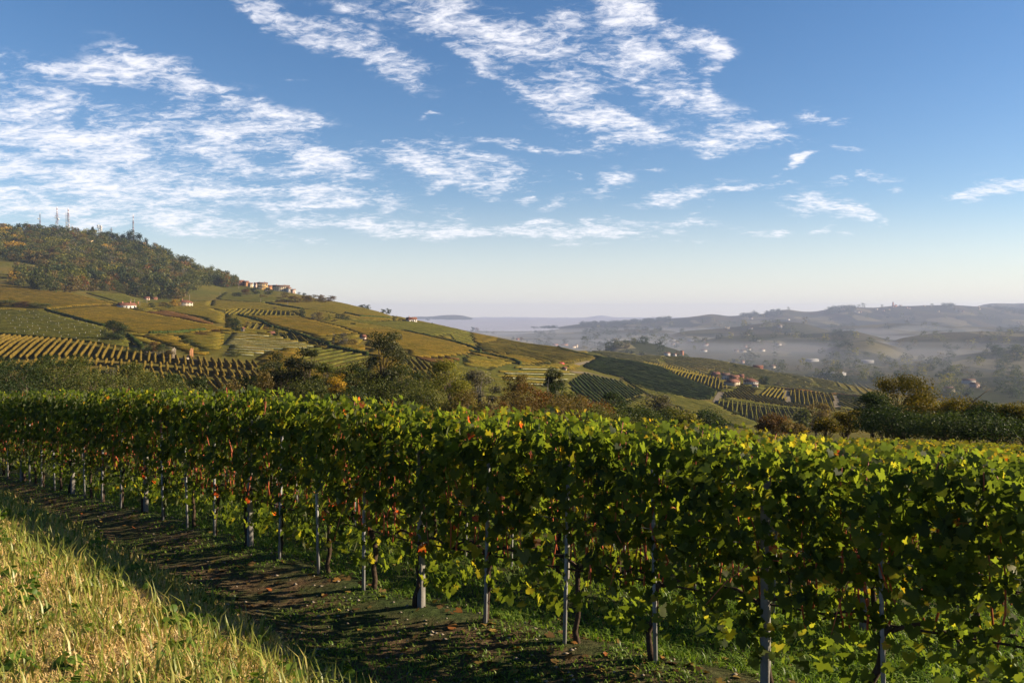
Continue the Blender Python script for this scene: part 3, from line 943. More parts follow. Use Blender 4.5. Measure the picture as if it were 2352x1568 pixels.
LEAF2 = np.array([(0, -.12), (.17, -.38), (.40, -.30), (.37, -.07), (.53, .10), (.31, .17), (.25, .38), (0, .60),
                  (-.25, .38), (-.31, .17), (-.53, .10), (-.37, -.07), (-.40, -.30), (-.17, -.38)])


def leaf_template(lobed=True):
    o = LEAF2 if lobed else np.array([(0, -.4), (.42, -.2), (.4, .25), (0, .58), (-.4, .25), (-.42, -.2)])
    V = np.vstack([[(0, 0.02)], o])
    z = -.32 * (V[:, 0] ** 2 + V[:, 1] ** 2) + .10 * np.abs(V[:, 0])
    V = np.column_stack([V, z])
    n = len(o)
    F = np.array([(0, 1 + i, 1 + (i + 1) % n) for i in range(n)])
    return V, F


def scatter_leaves(P, N, size, r, tmpl, roll=.9):
    """a leaf at each P facing N, tip hanging down with some roll"""
    n = len(P)
    N = N / (np.linalg.norm(N, axis=1)[:, None] + 1e-9)
    down = np.array([0, 0, -1.]) + r.normal(0, roll * .5, (n, 3))
    B = down - (down * N).sum(1)[:, None] * N
    B /= np.linalg.norm(B, axis=1)[:, None] + 1e-9
    A = np.cross(B, N)
    T, F = tmpl
    sz = np.asarray(size)[:, None, None]
    curl = r.uniform(-.6, 1.8, n)[:, None, None]
    V = P[:, None] + sz * (T[None, :, :1] * A[:, None] + T[None, :, 1:2] * B[:, None] + T[None, :, 2:3] * curl * N[:, None])
    F = (F[None] + (np.arange(n) * len(T))[:, None, None]).reshape(-1, F.shape[1])
    return V.reshape(-1, 3), F, len(T)


VINE_STOPS = [(0.0, (.015, .026, .006)), (.35, (.026, .044, .0075)), (.62, (.044, .065, .010)), (.84, (.10, .10, .014)), (.93, (.18, .12, .016)), (.97, (.15, .03, .012))]
VINE_GOLD = [(0.0, (.04, .06, .010)), (.3, (.08, .09, .012)), (.6, (.17, .13, .016)), (.85, (.26, .16, .02)), (.97, (.2, .06, .015))]
M_LEAF = leafy('vine_leaf', VINE_STOPS, trans=.48, tmul=(6.9, 5.6, 2.2), rough=.55, gloss=.016, under=(.10, .105, .06), objvar=.12, posvar=24.0)
M_LEAFG = leafy('vine_leaf_golden', VINE_GOLD, trans=.45, tmul=(2.2, 2.2, .7), rough=.4, gloss=.03, under=(.17, .17, .10), objvar=.12)
M_CANE = plain('vine_cane', (.36, .085, .04), .5, .35, 9, .4)
M_BARK = plain('vine_bark', (.055, .038, .027), .95, .5, 30, .1, .6)
M_CONC = plain('post_concrete', (.17, .16, .145), .9, .22, 14, .15, .35)
M_STAKE = plain('stake_grey', (.22, .22, .225), .65, .2, 10, .3)
M_WIRE = plain('wire', (.28, .28, .28), .45, .1, 5, .5)


def vine_protos(n, nleaf, lobed, mat, seed, full=True):
    out = []
    tm = leaf_template(lobed)
    for q in range(n):
        r = np.random.default_rng(seed + q)
        # shoots climb from the fruiting wire and carry the leaves
        cane = Soup()
        sh = []
        for i in range(11):
            x0 = r.uniform(-.44, .44)
            y0 = r.normal(0, .05)
            top = r.uniform(1.4, 1.78) if i else 1.80
            zz = np.linspace(r.uniform(.50, .68), top, 6)
            xx = x0 + np.cumsum(r.normal(0, .035, 6)) + r.normal(0, .05) * (zz - .6)
            yy = y0 + np.cumsum(r.normal(0, .035, 6))
            L = np.column_stack([xx, yy, zz])
            sh.append(L)
            cane.add(*tube(L, np.linspace(.0078, .0035, 6), 5))
        for i in range(3):                              # shoots that hang or lean out of the row
            x0 = r.uniform(-.4, .4); s = r.choice([-1, 1])
            t = np.linspace(0, 1, 5)
            L = np.column_stack([x0 + t * r.normal(0, .25), s * (.05 + t * .28), .95 - t * r.uniform(-.1, .5) + .15 * np.sin(t * 3)])
            sh.append(L)
            cane.add(*tube(L, np.linspace(.005, .0025, 5), 5))
        # trunk with its two arms
        tr = Soup()
        b = r.normal(0, .045, 7)
        zz = np.array([-.06, .08, .2, .33, .45, .55, .62])
        k = np.linspace(0, 1, 7)
        tr.add(*tube(np.column_stack([.05 + np.cumsum(b) * .5, .03 + r.normal(0, .012, 7), zz]), [.032, .026, .023, .027, .021, .028, .016], 8))
        top = np.array([.05 + np.sum(b) * .5, .03, .60])
        for s in (-1, 1):
            t = np.linspace(0, 1, 6)
            e = top[0] + s * .42
            tr.add(*tube(np.column_stack([top[0] + (e - top[0]) * t, .03 * (1 - t), .58 + .10 * np.sin(t * 3.1) - .03 * t]), np.linspace(.017, .008, 6), 6))
        # leaves
        nl = nleaf
        zl = np.where(r.random(nl) < .77, r.beta(1.15, .85, nl) * .92 + .90, r.uniform(.20, 1.0, nl))
        side = r.choice([-1., 1.], nl)
        th = .10 + .21 * np.clip((zl - .45) / .7, 0, 1) - .08 * np.clip((zl - 1.75) / .35, 0, 1)
        yl = side * th * np.sqrt(r.uniform(.05, 1.0, nl)) + r.normal(0, .03, nl)
        xl = r.uniform(-.5, .5, nl)
        lump = 1 + .35 * np.sin(xl * 9 + q * 2.1 + zl * 5)
        P = np.column_stack([xl, yl * lump, zl])
        # gaps low in the row and a ragged top
        keep = (zl > .20 + .36 * r.random(nl) * (np.sin(xl * 7 + q) > -.2)) & (zl < 1.79 + .02 * np.sin(xl * 11 + q * 3) + .02 * r.normal(0, 1, nl))
        P = P[keep]
        side = side[keep]
        ends = np.concatenate([l[r.integers(2, len(l), 5)] + r.normal(0, .05, (5, 3)) for l in sh])
        P = np.vstack([P, ends]); side = np.concatenate([side, r.choice([-1., 1.], len(ends))])
        N = np.column_stack([r.normal(0, .55, len(P)), side * r.uniform(.35, 1.1, len(P)), r.normal(.28, .45, len(P))])
        N[P[:, 2] > 1.76] += (0, 0, .15)
        size = np.clip(r.normal(.078, .022, len(P)), .04, .14) * np.where(P[:, 2] > 1.70, .72, 1)
        V, F, m = scatter_leaves(P, N, size, r, tm)
        t = np.clip(r.beta(1.5, 2.6, len(P)) * .95 + r.normal(0, .03, len(P)), 0, .74)
        t = np.where(r.random(len(P)) < .010, r.uniform(.84, 1.0, len(P)), t)
        leaf = mk_mesh('foliage', V, F, mat, tint=np.repeat(t, m))
        out.append((leaf, cane.mesh('canes', [M_CANE], True), tr.mesh('trunk', [M_BARK], True)))
    return out


def build_near_vines():
    hi = vine_protos(7, 1250, True, M_LEAF, 100)
    mid = vine_protos(4, 650, True, M_LEAFG, 200)
    low = [a for a in vine_protos(3, 300, False, M_LEAFG, 300)]

    def inside(p, pad=60, top=2.0):
        return p[1] > 1.2 and -pad < CX + FPX * p[0] / p[1] < 1024 + pad

    nth = {}
    spots = []
    for k in range(0, 3):
        for i in range(-14, 46):
            p = row_point(i / 4.0, k)
            if inside(p, 110 if k == 0 else 20) and p[1] < 34: spots.append((k, i, p))
    which = ['front row', 'second row', 'third row']
    for k, i, p in spots:
        nth[k] = nth.get(k, 0) + 1
        r = random.Random(1000 * k + i)
        e = bpy.data.objects.new('grapevine', None)
        COL.objects.link(e)
        e.location = p
        e.rotation_euler = (0, 0, row_angle(i / 4.0) + (math.pi if r.random() < .5 else 0))
        hgt = r.uniform(.97, 1.03) * np.interp(i / 4.0, [-1, 0, 1, 2], [.97, 1.01, 1.10, 1.10])
        e.scale = (r.uniform(1.0, 1.12), r.uniform(.9, 1.12), hgt)
        src = hi if k == 0 else mid
        a = src[r.randrange(len(src))]
        tk = src[r.randrange(len(src))]
        link('foliage', a[0], e)
        link('canes', a[1], e)
        link('trunk', tk[2], e)
        tag(e, '%s leafy grapevine from the right end of the %s of the near vineyard' % (ordinal(nth[k]), which[k]), 'grapevine', 'grapevines of the ' + which[k])
    # stakes beside every vine, concrete posts every fourth
    sb = Soup()
    V, F = box(-.0135, .0135, -.012, .012, -.1, 1.55)
    sb.add(V, F)
    stake = sb.mesh('vine_stake', [M_STAKE])
    pb = Soup()
    c = .010
    for z0, z1, w0, w1 in ((-.1, 1.62, .034, .032),):
        ring = lambda w, z: [(w - c, -w, z), (w, -w + c, z), (w, w - c, z), (w - c, w, z), (-w + c, w, z), (-w, w - c, z), (-w, -w + c, z), (-w + c, -w, z)]
        V = np.array(ring(w0, z0) + ring(w1, z1 * .5) + ring(w1, z1) + ring(w1 * .8, z1 + .015))
        F = [np.array([[a + i, a + (i + 1) % 8, a + 8 + (i + 1) % 8, a + 8 + i] for a in (0, 8, 16) for i in range(8)]), np.array([[24 + i for i in range(8)]])]
        pb.add(V, F)
    post = pb.mesh('trellis_post', [M_CONC])
    n1, n2 = {}, {}
    for k, i, p in spots:
        if i % 4 == 0:
            n1[k] = n1.get(k, 0) + 1
            o = link('trellis_post', post, None, p, row_angle(i / 4.0) + .05 * random.Random(i).uniform(-1, 1))
            tag(o, '%s square concrete post from the right end of the %s of vines' % (ordinal(n1[k]), which[k]), 'post', 'concrete posts of the ' + which[k])
        else:
            n2[k] = n2.get(k, 0) + 1
            rr = random.Random(i * 7 + k)
            o = link('vine_stake', stake, None, (p[0] - .05, p[1] - .05, p[2]), row_angle(i / 4.0))
            o.rotation_euler = (rr.uniform(-.03, .03), rr.uniform(-.03, .03), o.rotation_euler[2])
            tag(o, '%s thin grey stake from the right end of the %s of vines' % (ordinal(n2[k]), which[k]), 'stake', 'grey stakes of the ' + which[k])
    # wires of the front rows
    for k in range(2):
        for z, nm in ((.62, 'low'), (1.05, 'middle'), (1.5, 'high')):
            L = np.array([row_point(s, k) + (0, 0, z) for s in np.linspace(-2.2, 8, 42)])
            V, F = tube(L, .0035 if z > .7 else .009, 4)
            o = mk('trellis_wire', V, F, M_WIRE if z > .7 else M_BARK)
            tag(o, '%s %s running through the %s of vines' % (nm, 'thin metal wire' if z > .7 else 'dark watering hose', which[k]), 'wire' if z > .7 else 'hose')
    # rows farther down the slope: only their tops show
    for k in range(3, 8):
        n = 0
        for i in range(-20, 20):
            p = row_point(i / 4.0 * 1.12, k)
            c = CX + FPX * p[0] / p[1]
            if p[1] > 2 and 470 < c < 1050:
                n += 1
                r = random.Random(77 * k + i)
                o = link('grapevine', low[r.randrange(3)][0], None, p, row_angle(i / 4.0) + (math.pi if r.random() < .5 else 0), (1.15, 1.1, r.uniform(.95, 1.03)))
                tag(o, '%s golden vine top from the right in row %s of the near vineyard' % (ordinal(n), ordinal(k + 1)), 'grapevine', 'golden vine tops in the ' + ordinal(k + 1) + ' row')
    bulk = Soup()
    base = low[0][0]
    cv = np.empty(len(base.vertices) * 3, np.float32); base.vertices.foreach_get('co', cv); cv = cv.reshape(-1, 3)
    fv = np.empty(len(base.polygons) * 3, np.int32); base.polygons.foreach_get('vertices', fv); fv = fv.reshape(-1, 3)
    tv = np.empty(len(cv), np.float32); base.attributes['tint'].data.foreach_get('value', tv)
    r = np.random.default_rng(5)
    for k in range(3, 17):
        for i in range(-30, 60):
            p = row_point(i / 4.0 * 1.12, k)
            c = CX + FPX * p[0] / max(p[1], .1)
            if p[1] < 2 or c < -40 or c > 1070 or (k < 8 and c > 470): continue
            if k < 8 and c > 40 and c < 470: continue
            a = row_angle(0) + (math.pi if r.random() < .5 else 0)
            ca, sa = math.cos(a), math.sin(a)
            V = cv * (1.15, 1.1, r.uniform(.95, 1.04))
            V = np.column_stack([V[:, 0] * ca - V[:, 1] * sa, V[:, 0] * sa + V[:, 1] * ca, V[:, 2]]) + p
            bulk.add(V, fv, 0, tv)
    o = bulk.obj('vine_tops', [M_LEAFG])
    tag(o, 'golden tops of vine rows farther down the near slope', 'vine rows', kind='stuff')


build_near_vines()


# ------------------------------------------------------------------ grass
M_GRASS = leafy('grass_blade', [(0., (.085, .12, .02)), (.32, (.21, .235, .04)), (.5, (.36, .30, .085)), (.7, (.54, .36, .14)), (1., (.66, .49, .25))], trans=.35, tmul=(1.25, 1.3, .7), rough=.4, gloss=.04, posvar=.9)
M_WEED = leafy('ground_cover', [(0., (.04, .075, .012)), (.5, (.095, .16, .022)), (1., (.18, .21, .05))], trans=.4, tmul=(2.0, 2.0, .7), rough=.4, gloss=.02, posvar=.7)


def blades(P, h, w, lean, r, name, mat, t):
    n = len(P)
    a = r.uniform(0, 2 * np.pi, n)
    d = np.column_stack([np.cos(a), np.sin(a), np.zeros(n)])
    s = np.column_stack([-np.sin(a), np.cos(a), np.zeros(n)])
    L = lean[:, None] * h[:, None]
    up = np.array([0, 0, 1.])
    hh, ww = h[:, None], w[:, None]
    V = np.stack([P - s * ww, P + s * ww, P + d * L * .3 + up * hh * .55 - s * ww * .75, P + d * L * .3 + up * hh * .55 + s * ww * .75,
                  P + d * L + up * hh * (1 - .35 * lean[:, None])], 1)
    q = np.arange(n)[:, None] * 5
    F = [q + np.array([[0, 1, 3, 2]]), q + np.array([[2, 3, 4]])]
    return mk(name, V.reshape(-1, 3), F, mat, tint=np.repeat(t, 5))


def build_grass():
    r = np.random.default_rng(21)
    # the bank below the camera: tall dry and green blades
    n = 380000
    y = 1.7 + 17 * r.random(n) ** 1.5
    x = y * r.uniform(-.72, .12, n)
    sn, xf = row_frame(x, y)
    f = np.interp(xf, FOOTX, FOOTN)
    t = f - sn
    edge = t + .25 * fbm(x * 1.3, y * 1.3, 3, 2)
    dens = np.clip(edge / .5, 0, 1) * np.clip(1.25 + fbm(x * .9, y * .9, 3, 8), .25, 1)
    k = (edge > 0) & (r.random(n) < dens)
    x, y, edge = x[k], y[k], edge[k]
    n = len(x)
    tuft = fbm(x * 2.3, y * 2.3, 3, 4)
    tall = (r.random(n) < .035 + .07 * (tuft > .25)) & (y > 2.6)
    h = np.where(tall, r.uniform(.13, .30, n), r.uniform(.03, .10, n) * (1 + .6 * np.clip(tuft, -.6, 1)))
    w = np.where(tall, r.uniform(.003, .006, n), r.uniform(.002, .0045, n)) * (1 + y / 14)
    P = np.column_stack([x, y, near_z(x, y) - .01])
    ti = np.clip(np.where(tall, r.uniform(.05, .5, n), .57 + .45 * fbm(x * .8, y * .8, 3, 12) + r.normal(0, .22, n)), 0, 1)
    print('bank blades', n)
    o = blades(P, h, w, np.where(tall, r.uniform(.2, .9, n), r.uniform(.2, 1.1, n)), r, 'grass', M_GRASS, ti)
    tag(o, 'tall mixed green and straw coloured grass on the sunlit bank', 'grass', kind='stuff')
    # broad leaved weeds among the blades
    n = 480
    y = 2.4 + 11 * r.random(n) ** 1.4
    x = y * r.uniform(-.70, .05, n)
    sn, xf = row_frame(x, y)
    k = sn < np.interp(xf, FOOTX, FOOTN) - .1
    x, y = x[k], y[k]
    P0 = np.column_stack([x, y, near_z(x, y)])
    m = 9
    aa = r.uniform(0, 6.28, (len(x), m)); q = r.uniform(.02, .08, (len(x), m))
    P = P0[:, None] + np.stack([np.cos(aa) * q, np.sin(aa) * q, r.uniform(.02, .11, aa.shape)], -1)
    Nn = np.stack([np.cos(aa) * .8, np.sin(aa) * .8, np.full(aa.shape, .9)], -1) + r.normal(0, .25, P.shape)
    V, F, mm = scatter_leaves(P.reshape(-1, 3), Nn.reshape(-1, 3), r.uniform(.03, .075, len(x) * m), r, leaf_template(False), .6)
    o = mk('weeds', V, F, M_WEED, tint=np.repeat(np.clip(r.normal(.22, .2, len(x) * m), 0, 1), mm))
    tag(o, 'broad leaved green weeds scattered through the bank grass', 'weeds', kind='stuff')
    # short green cover between the rows, and patches of it on the track
    n = 260000
    y = 3.0 + 17 * r.random(n) ** 1.6
    x = y * r.uniform(-.72, .72, n)
    sn, xf = row_frame(x, y)
    f = np.interp(xf, FOOTX, FOOTN)
    patch = fbm(x * 1.5, y * 1.5, 4, 31)
    dens = np.where(sn > .15, np.clip(.75 + patch, 0, 1), np.maximum(np.clip((patch + .2) * 1.5, 0, .7), .7 * np.exp(-((sn + .15) / .3) ** 2) * (patch > -.25)) * (sn > f - .4))
    dens = np.where(sn > 7, 0, dens)
    k = r.random(n) < dens
    x, y, sn = x[k], y[k], sn[k]
    n = len(x)
    P = np.column_stack([x, y, near_z(x, y) - .004])
    h = np.where(sn > .15, r.uniform(.03, .12, n), r.uniform(.015, .055, n))
    print('cover blades', n)
    o = blades(P, h, r.uniform(.004, .010, n), r.uniform(.4, 1.6, n), r, 'ground_cover', M_WEED, np.clip(r.normal(.45, .2, n), 0, 1))
    tag(o, 'short green grass and weeds between the vine rows and on the track', 'grass', kind='stuff')


build_grass()


def build_litter():
    r = np.random.default_rng(63)
    n = 5200
    y = 3.2 + 16 * r.random(n) ** 1.5
    x = y * r.uniform(-.70, .60, n)
    sn, xf = row_frame(x, y)
    k = (sn > np.interp(xf, FOOTX, FOOTN) - .1) & (sn < 3) & (r.random(n) < np.exp(-np.abs(sn) / 1.1) + .08)
    x, y = x[k], y[k]
    P = np.column_stack([x, y, near_z(x, y) + .012])
    N = np.column_stack([r.normal(0, .35, len(P)), r.normal(0, .35, len(P)), np.ones(len(P))])
    V, F, m = scatter_leaves(P, N, r.uniform(.04, .10, len(P)), r, leaf_template(True), 3.0)
    mat = leafy('fallen_leaf', [(0., (.05, .028, .012)), (.5, (.13, .08, .03)), (.8, (.24, .16, .04)), (1., (.20, .06, .02))], trans=.2, gloss=.02)
    tag(mk('fallen_leaves', V, F, mat, tint=np.repeat(r.random(len(P)), m)), 'brown and yellow fallen vine leaves on the track and under the vines', 'leaves', kind='stuff')
    n = 2600
    y = 3.5 + 13 * r.random(n) ** 1.3
    x = y * r.uniform(-.70, .35, n)
    sn, xf = row_frame(x, y)
    k = (sn > np.interp(xf, FOOTX, FOOTN)) & (sn < .5)
    x, y = x[k], y[k]
    s = Soup()
    base = np.array([(1, 0, 0), (-.9, .1, 0), (.1, 1, 0), (0, -.95, .05), (.05, 0, .7), (0, .1, -.6)])
    tri = np.array([(0, 2, 4), (2, 1, 4), (1, 3, 4), (3, 0, 4), (2, 0, 5), (1, 2, 5), (3, 1, 5), (0, 3, 5)])
    z = near_z(x, y)
    for i in range(len(x)):
        q = r.uniform(.006, .028)
        s.add(base * (1 + r.normal(0, .18, (6, 3))) * q * (1, r.uniform(.6, 1), r.uniform(.5, .9)) + (x[i], y[i], z[i] + q * .2), tri)
    o = s.obj('pebbles', [plain('pebble', (.20, .165, .125), .9, .4, 20)])
    tag(o, 'small clods and pebbles on the earth track', 'pebbles', kind='stuff')


build_litter()

# ------------------------------------------------------------------ trees
TREE_COL = {
    'green': [(0., (.026, .038, .009)), (.5, (.066, .078, .017)), (1., (.14, .13, .03))],
    'dark': [(0., (.012, .022, .007)), (.5, (.026, .042, .012)), (1., (.06, .075, .02))],
    'silver': [(0., (.018, .024, .009)), (.5, (.048, .055, .02)), (.8, (.10, .10, .045)), (1., (.24, .23, .14))],
    'poplar': [(0., (.011, .015, .006)), (.5, (.030, .036, .012)), (.8, (.065, .068, .026)), (1., (.22, .21, .13))],
    'yellow': [(0., (.060, .070, .010)), (.5, (.13, .13, .018)), (1., (.25, .20, .03))],
    'gold': [(0., (.12, .08, .010)), (.5, (.28, .17, .016)), (1., (.42, .26, .03))],
    'rust': [(0., (.045, .030, .010)), (.5, (.10, .055, .014)), (.85, (.15, .075, .016)), (1., (.22, .05, .015))],
    'brown': [(0., (.045, .036, .012)), (.5, (.105, .076, .02)), (1., (.18, .125, .035))],
    'grey': [(0., (.045, .042, .028)), (.5, (.10, .09, .06)), (1., (.18, .165, .12))],
    'locust': [(0., (.030, .032, .006)), (.5, (.075, .065, .009)), (.8, (.16, .11, .012)), (1., (.30, .19, .02))],
}
TM = {k: leafy('leaves_' + k, v, trans=.35, tmul=(1.5, 1.5, .7), rough=.5, gloss=.02, objvar=.25) for k, v in TREE_COL.items()}
M_TRUNK = plain('tree_bark', (.085, .065, .048), .95, .4, 6, .1, .5)
M_TRUNKW = plain('tree_bark_pale', (.20, .185, .16), .9, .35, 5, .1, .4)


def tree_mesh(seed, H, W, nleaf, leaf, mat, shape='round', bark=None, low=.2, nclump=26, sides=6, spread=1.0, stems=1):
    """tapered trunk, limbs that run out to leaf clumps, and the leaves of the crown"""
    r = np.random.default_rng(seed)
    C = []
    while len(C) < nclump:
        h = r.uniform(low, .97)
        k = (h - low) / (1 - low)
        env = {'round': math.sqrt(max(0, 1 - (2 * k - .92) ** 2 / 1.15)), 'poplar': .80 + .20 * math.sin(k * 7 + seed) if k < .72 else .95 * math.sqrt(max(0, 1 - ((k - .72) / .30) ** 2)),
               'spread': (.35 + .75 * k) if k < .75 else .92 * (1.05 - k) / .30, 'cone': 1.02 - k, 'column': .8 * math.sqrt(max(.04, 1 - (2 * k - 1) ** 4)),
               'shrub': math.sqrt(max(0, 1 - k ** 2))}[shape]
        a = r.uniform(0, 2 * np.pi)
        q = math.sqrt(r.uniform(.12, 1)) * env * W / 2
        C.append((math.cos(a) * q, math.sin(a) * q, h * H))
    C = np.array(C)
    lean = r.normal(0, .03 * H, 2)
    tr = Soup()
    for s in range(stems):
        off = r.normal(0, .06 * W, 2) if stems > 1 else np.zeros(2)
        k = np.linspace(0, 1, 7)
        wob = np.cumsum(r.normal(0, .012 * H, (7, 2)), 0)
        ax = np.column_stack([off[0] * (1 + 3 * k) + lean[0] * k + wob[:, 0], off[1] * (1 + 3 * k) + lean[1] * k + wob[:, 1], -.02 * H + k * H * .84])
        r0 = min(.014 * H + .03, .032 * W + .03) / math.sqrt(stems)
        tr.add(*tube(ax, r0 * (1 - .88 * k) + .01, sides + 2))
        mine = C[s::stems]
        for c in mine:
            zb = np.clip(c[2] * r.uniform(.45, .75), low * H * .5, .75 * H)
            p0 = np.array([np.interp(zb, ax[:, 2], ax[:, i]) for i in range(3)])
            t = np.linspace(0, 1, 5)[:, None]
            mid = np.array([0, 0, .10 * H]) * (t * (1 - t)) * 2 + r.normal(0, .012 * H, (5, 3)) * (t * (1 - t)) * 3
            rb = r0 * (1 - .8 * zb / H) * .55
            tr.add(*tube(p0 * (1 - t) + c * t + mid, np.linspace(rb, rb * .18, 5), sides))
    w = r.dirichlet(np.ones(nclump) * 3) * nleaf
    P, T, Nn = [], [], []
    for c, m in zip(C, w):
        m = int(m)
        rad = W * r.uniform(.13, .25) * spread
        q = r.normal(0, 1, (m, 3))
        q *= (r.random((m, 1)) ** .45) / (np.linalg.norm(q, axis=1)[:, None] + 1e-9)
        P.append(c + q * rad * (1.15, 1.15, .72))
        T.append(r.normal(.48, .14) + r.normal(0, .17, m))
        Nn.append(q + r.normal(0, .6, (m, 3)) + (0, 0, .5))
    P, T, Nn = np.concatenate(P), np.clip(np.concatenate(T), 0, 1), np.concatenate(Nn)
    P[:, :2] += lean * (P[:, 2:3] / H)
    P[:, 2] = np.maximum(P[:, 2], .03 * H)
    Nn /= np.linalg.norm(Nn, axis=1)[:, None] + 1e-9
    A = np.cross(Nn, r.normal(0, 1, Nn.shape)); A /= np.linalg.norm(A, axis=1)[:, None] + 1e-9
    B = np.cross(Nn, A)
    s = leaf * r.uniform(.6, 1.35, len(P))[:, None]
    V = np.stack([P - A * s * .5, P + B * s * .33 + Nn * s * .1, P + A * s * .5, P - B * s * .33 + Nn * s * .1], 1)
    F = np.arange(len(P) * 4).reshape(-1, 4)
    crown = mk_mesh('crown', V.reshape(-1, 3), F, TM[mat], tint=np.repeat(T, 4))
    return tr.mesh('trunk', [bark or M_TRUNK], True), crown


def plant_tree(name, meshes, loc, label, cat='tree', group=None, rz=0.0, sc=1.0, parts=True):
    if parts:
        e = bpy.data.objects.new(name, None)
        COL.objects.link(e)
        link('trunk', meshes[0], e); link('crown', meshes[1], e)
        e.location = loc
        e.rotation_euler = (0, 0, rz)
        e.scale = sc if hasattr(sc, '__len__') else (sc, sc, sc)
    else:
        e = link(name, meshes[1], None, loc, rz, sc)
    return tag(e, label, cat, group)


def ground_at(px, d):
    x = (px - CX) / FPX * d
    return np.array([x, d, float(land_z(x, d))])


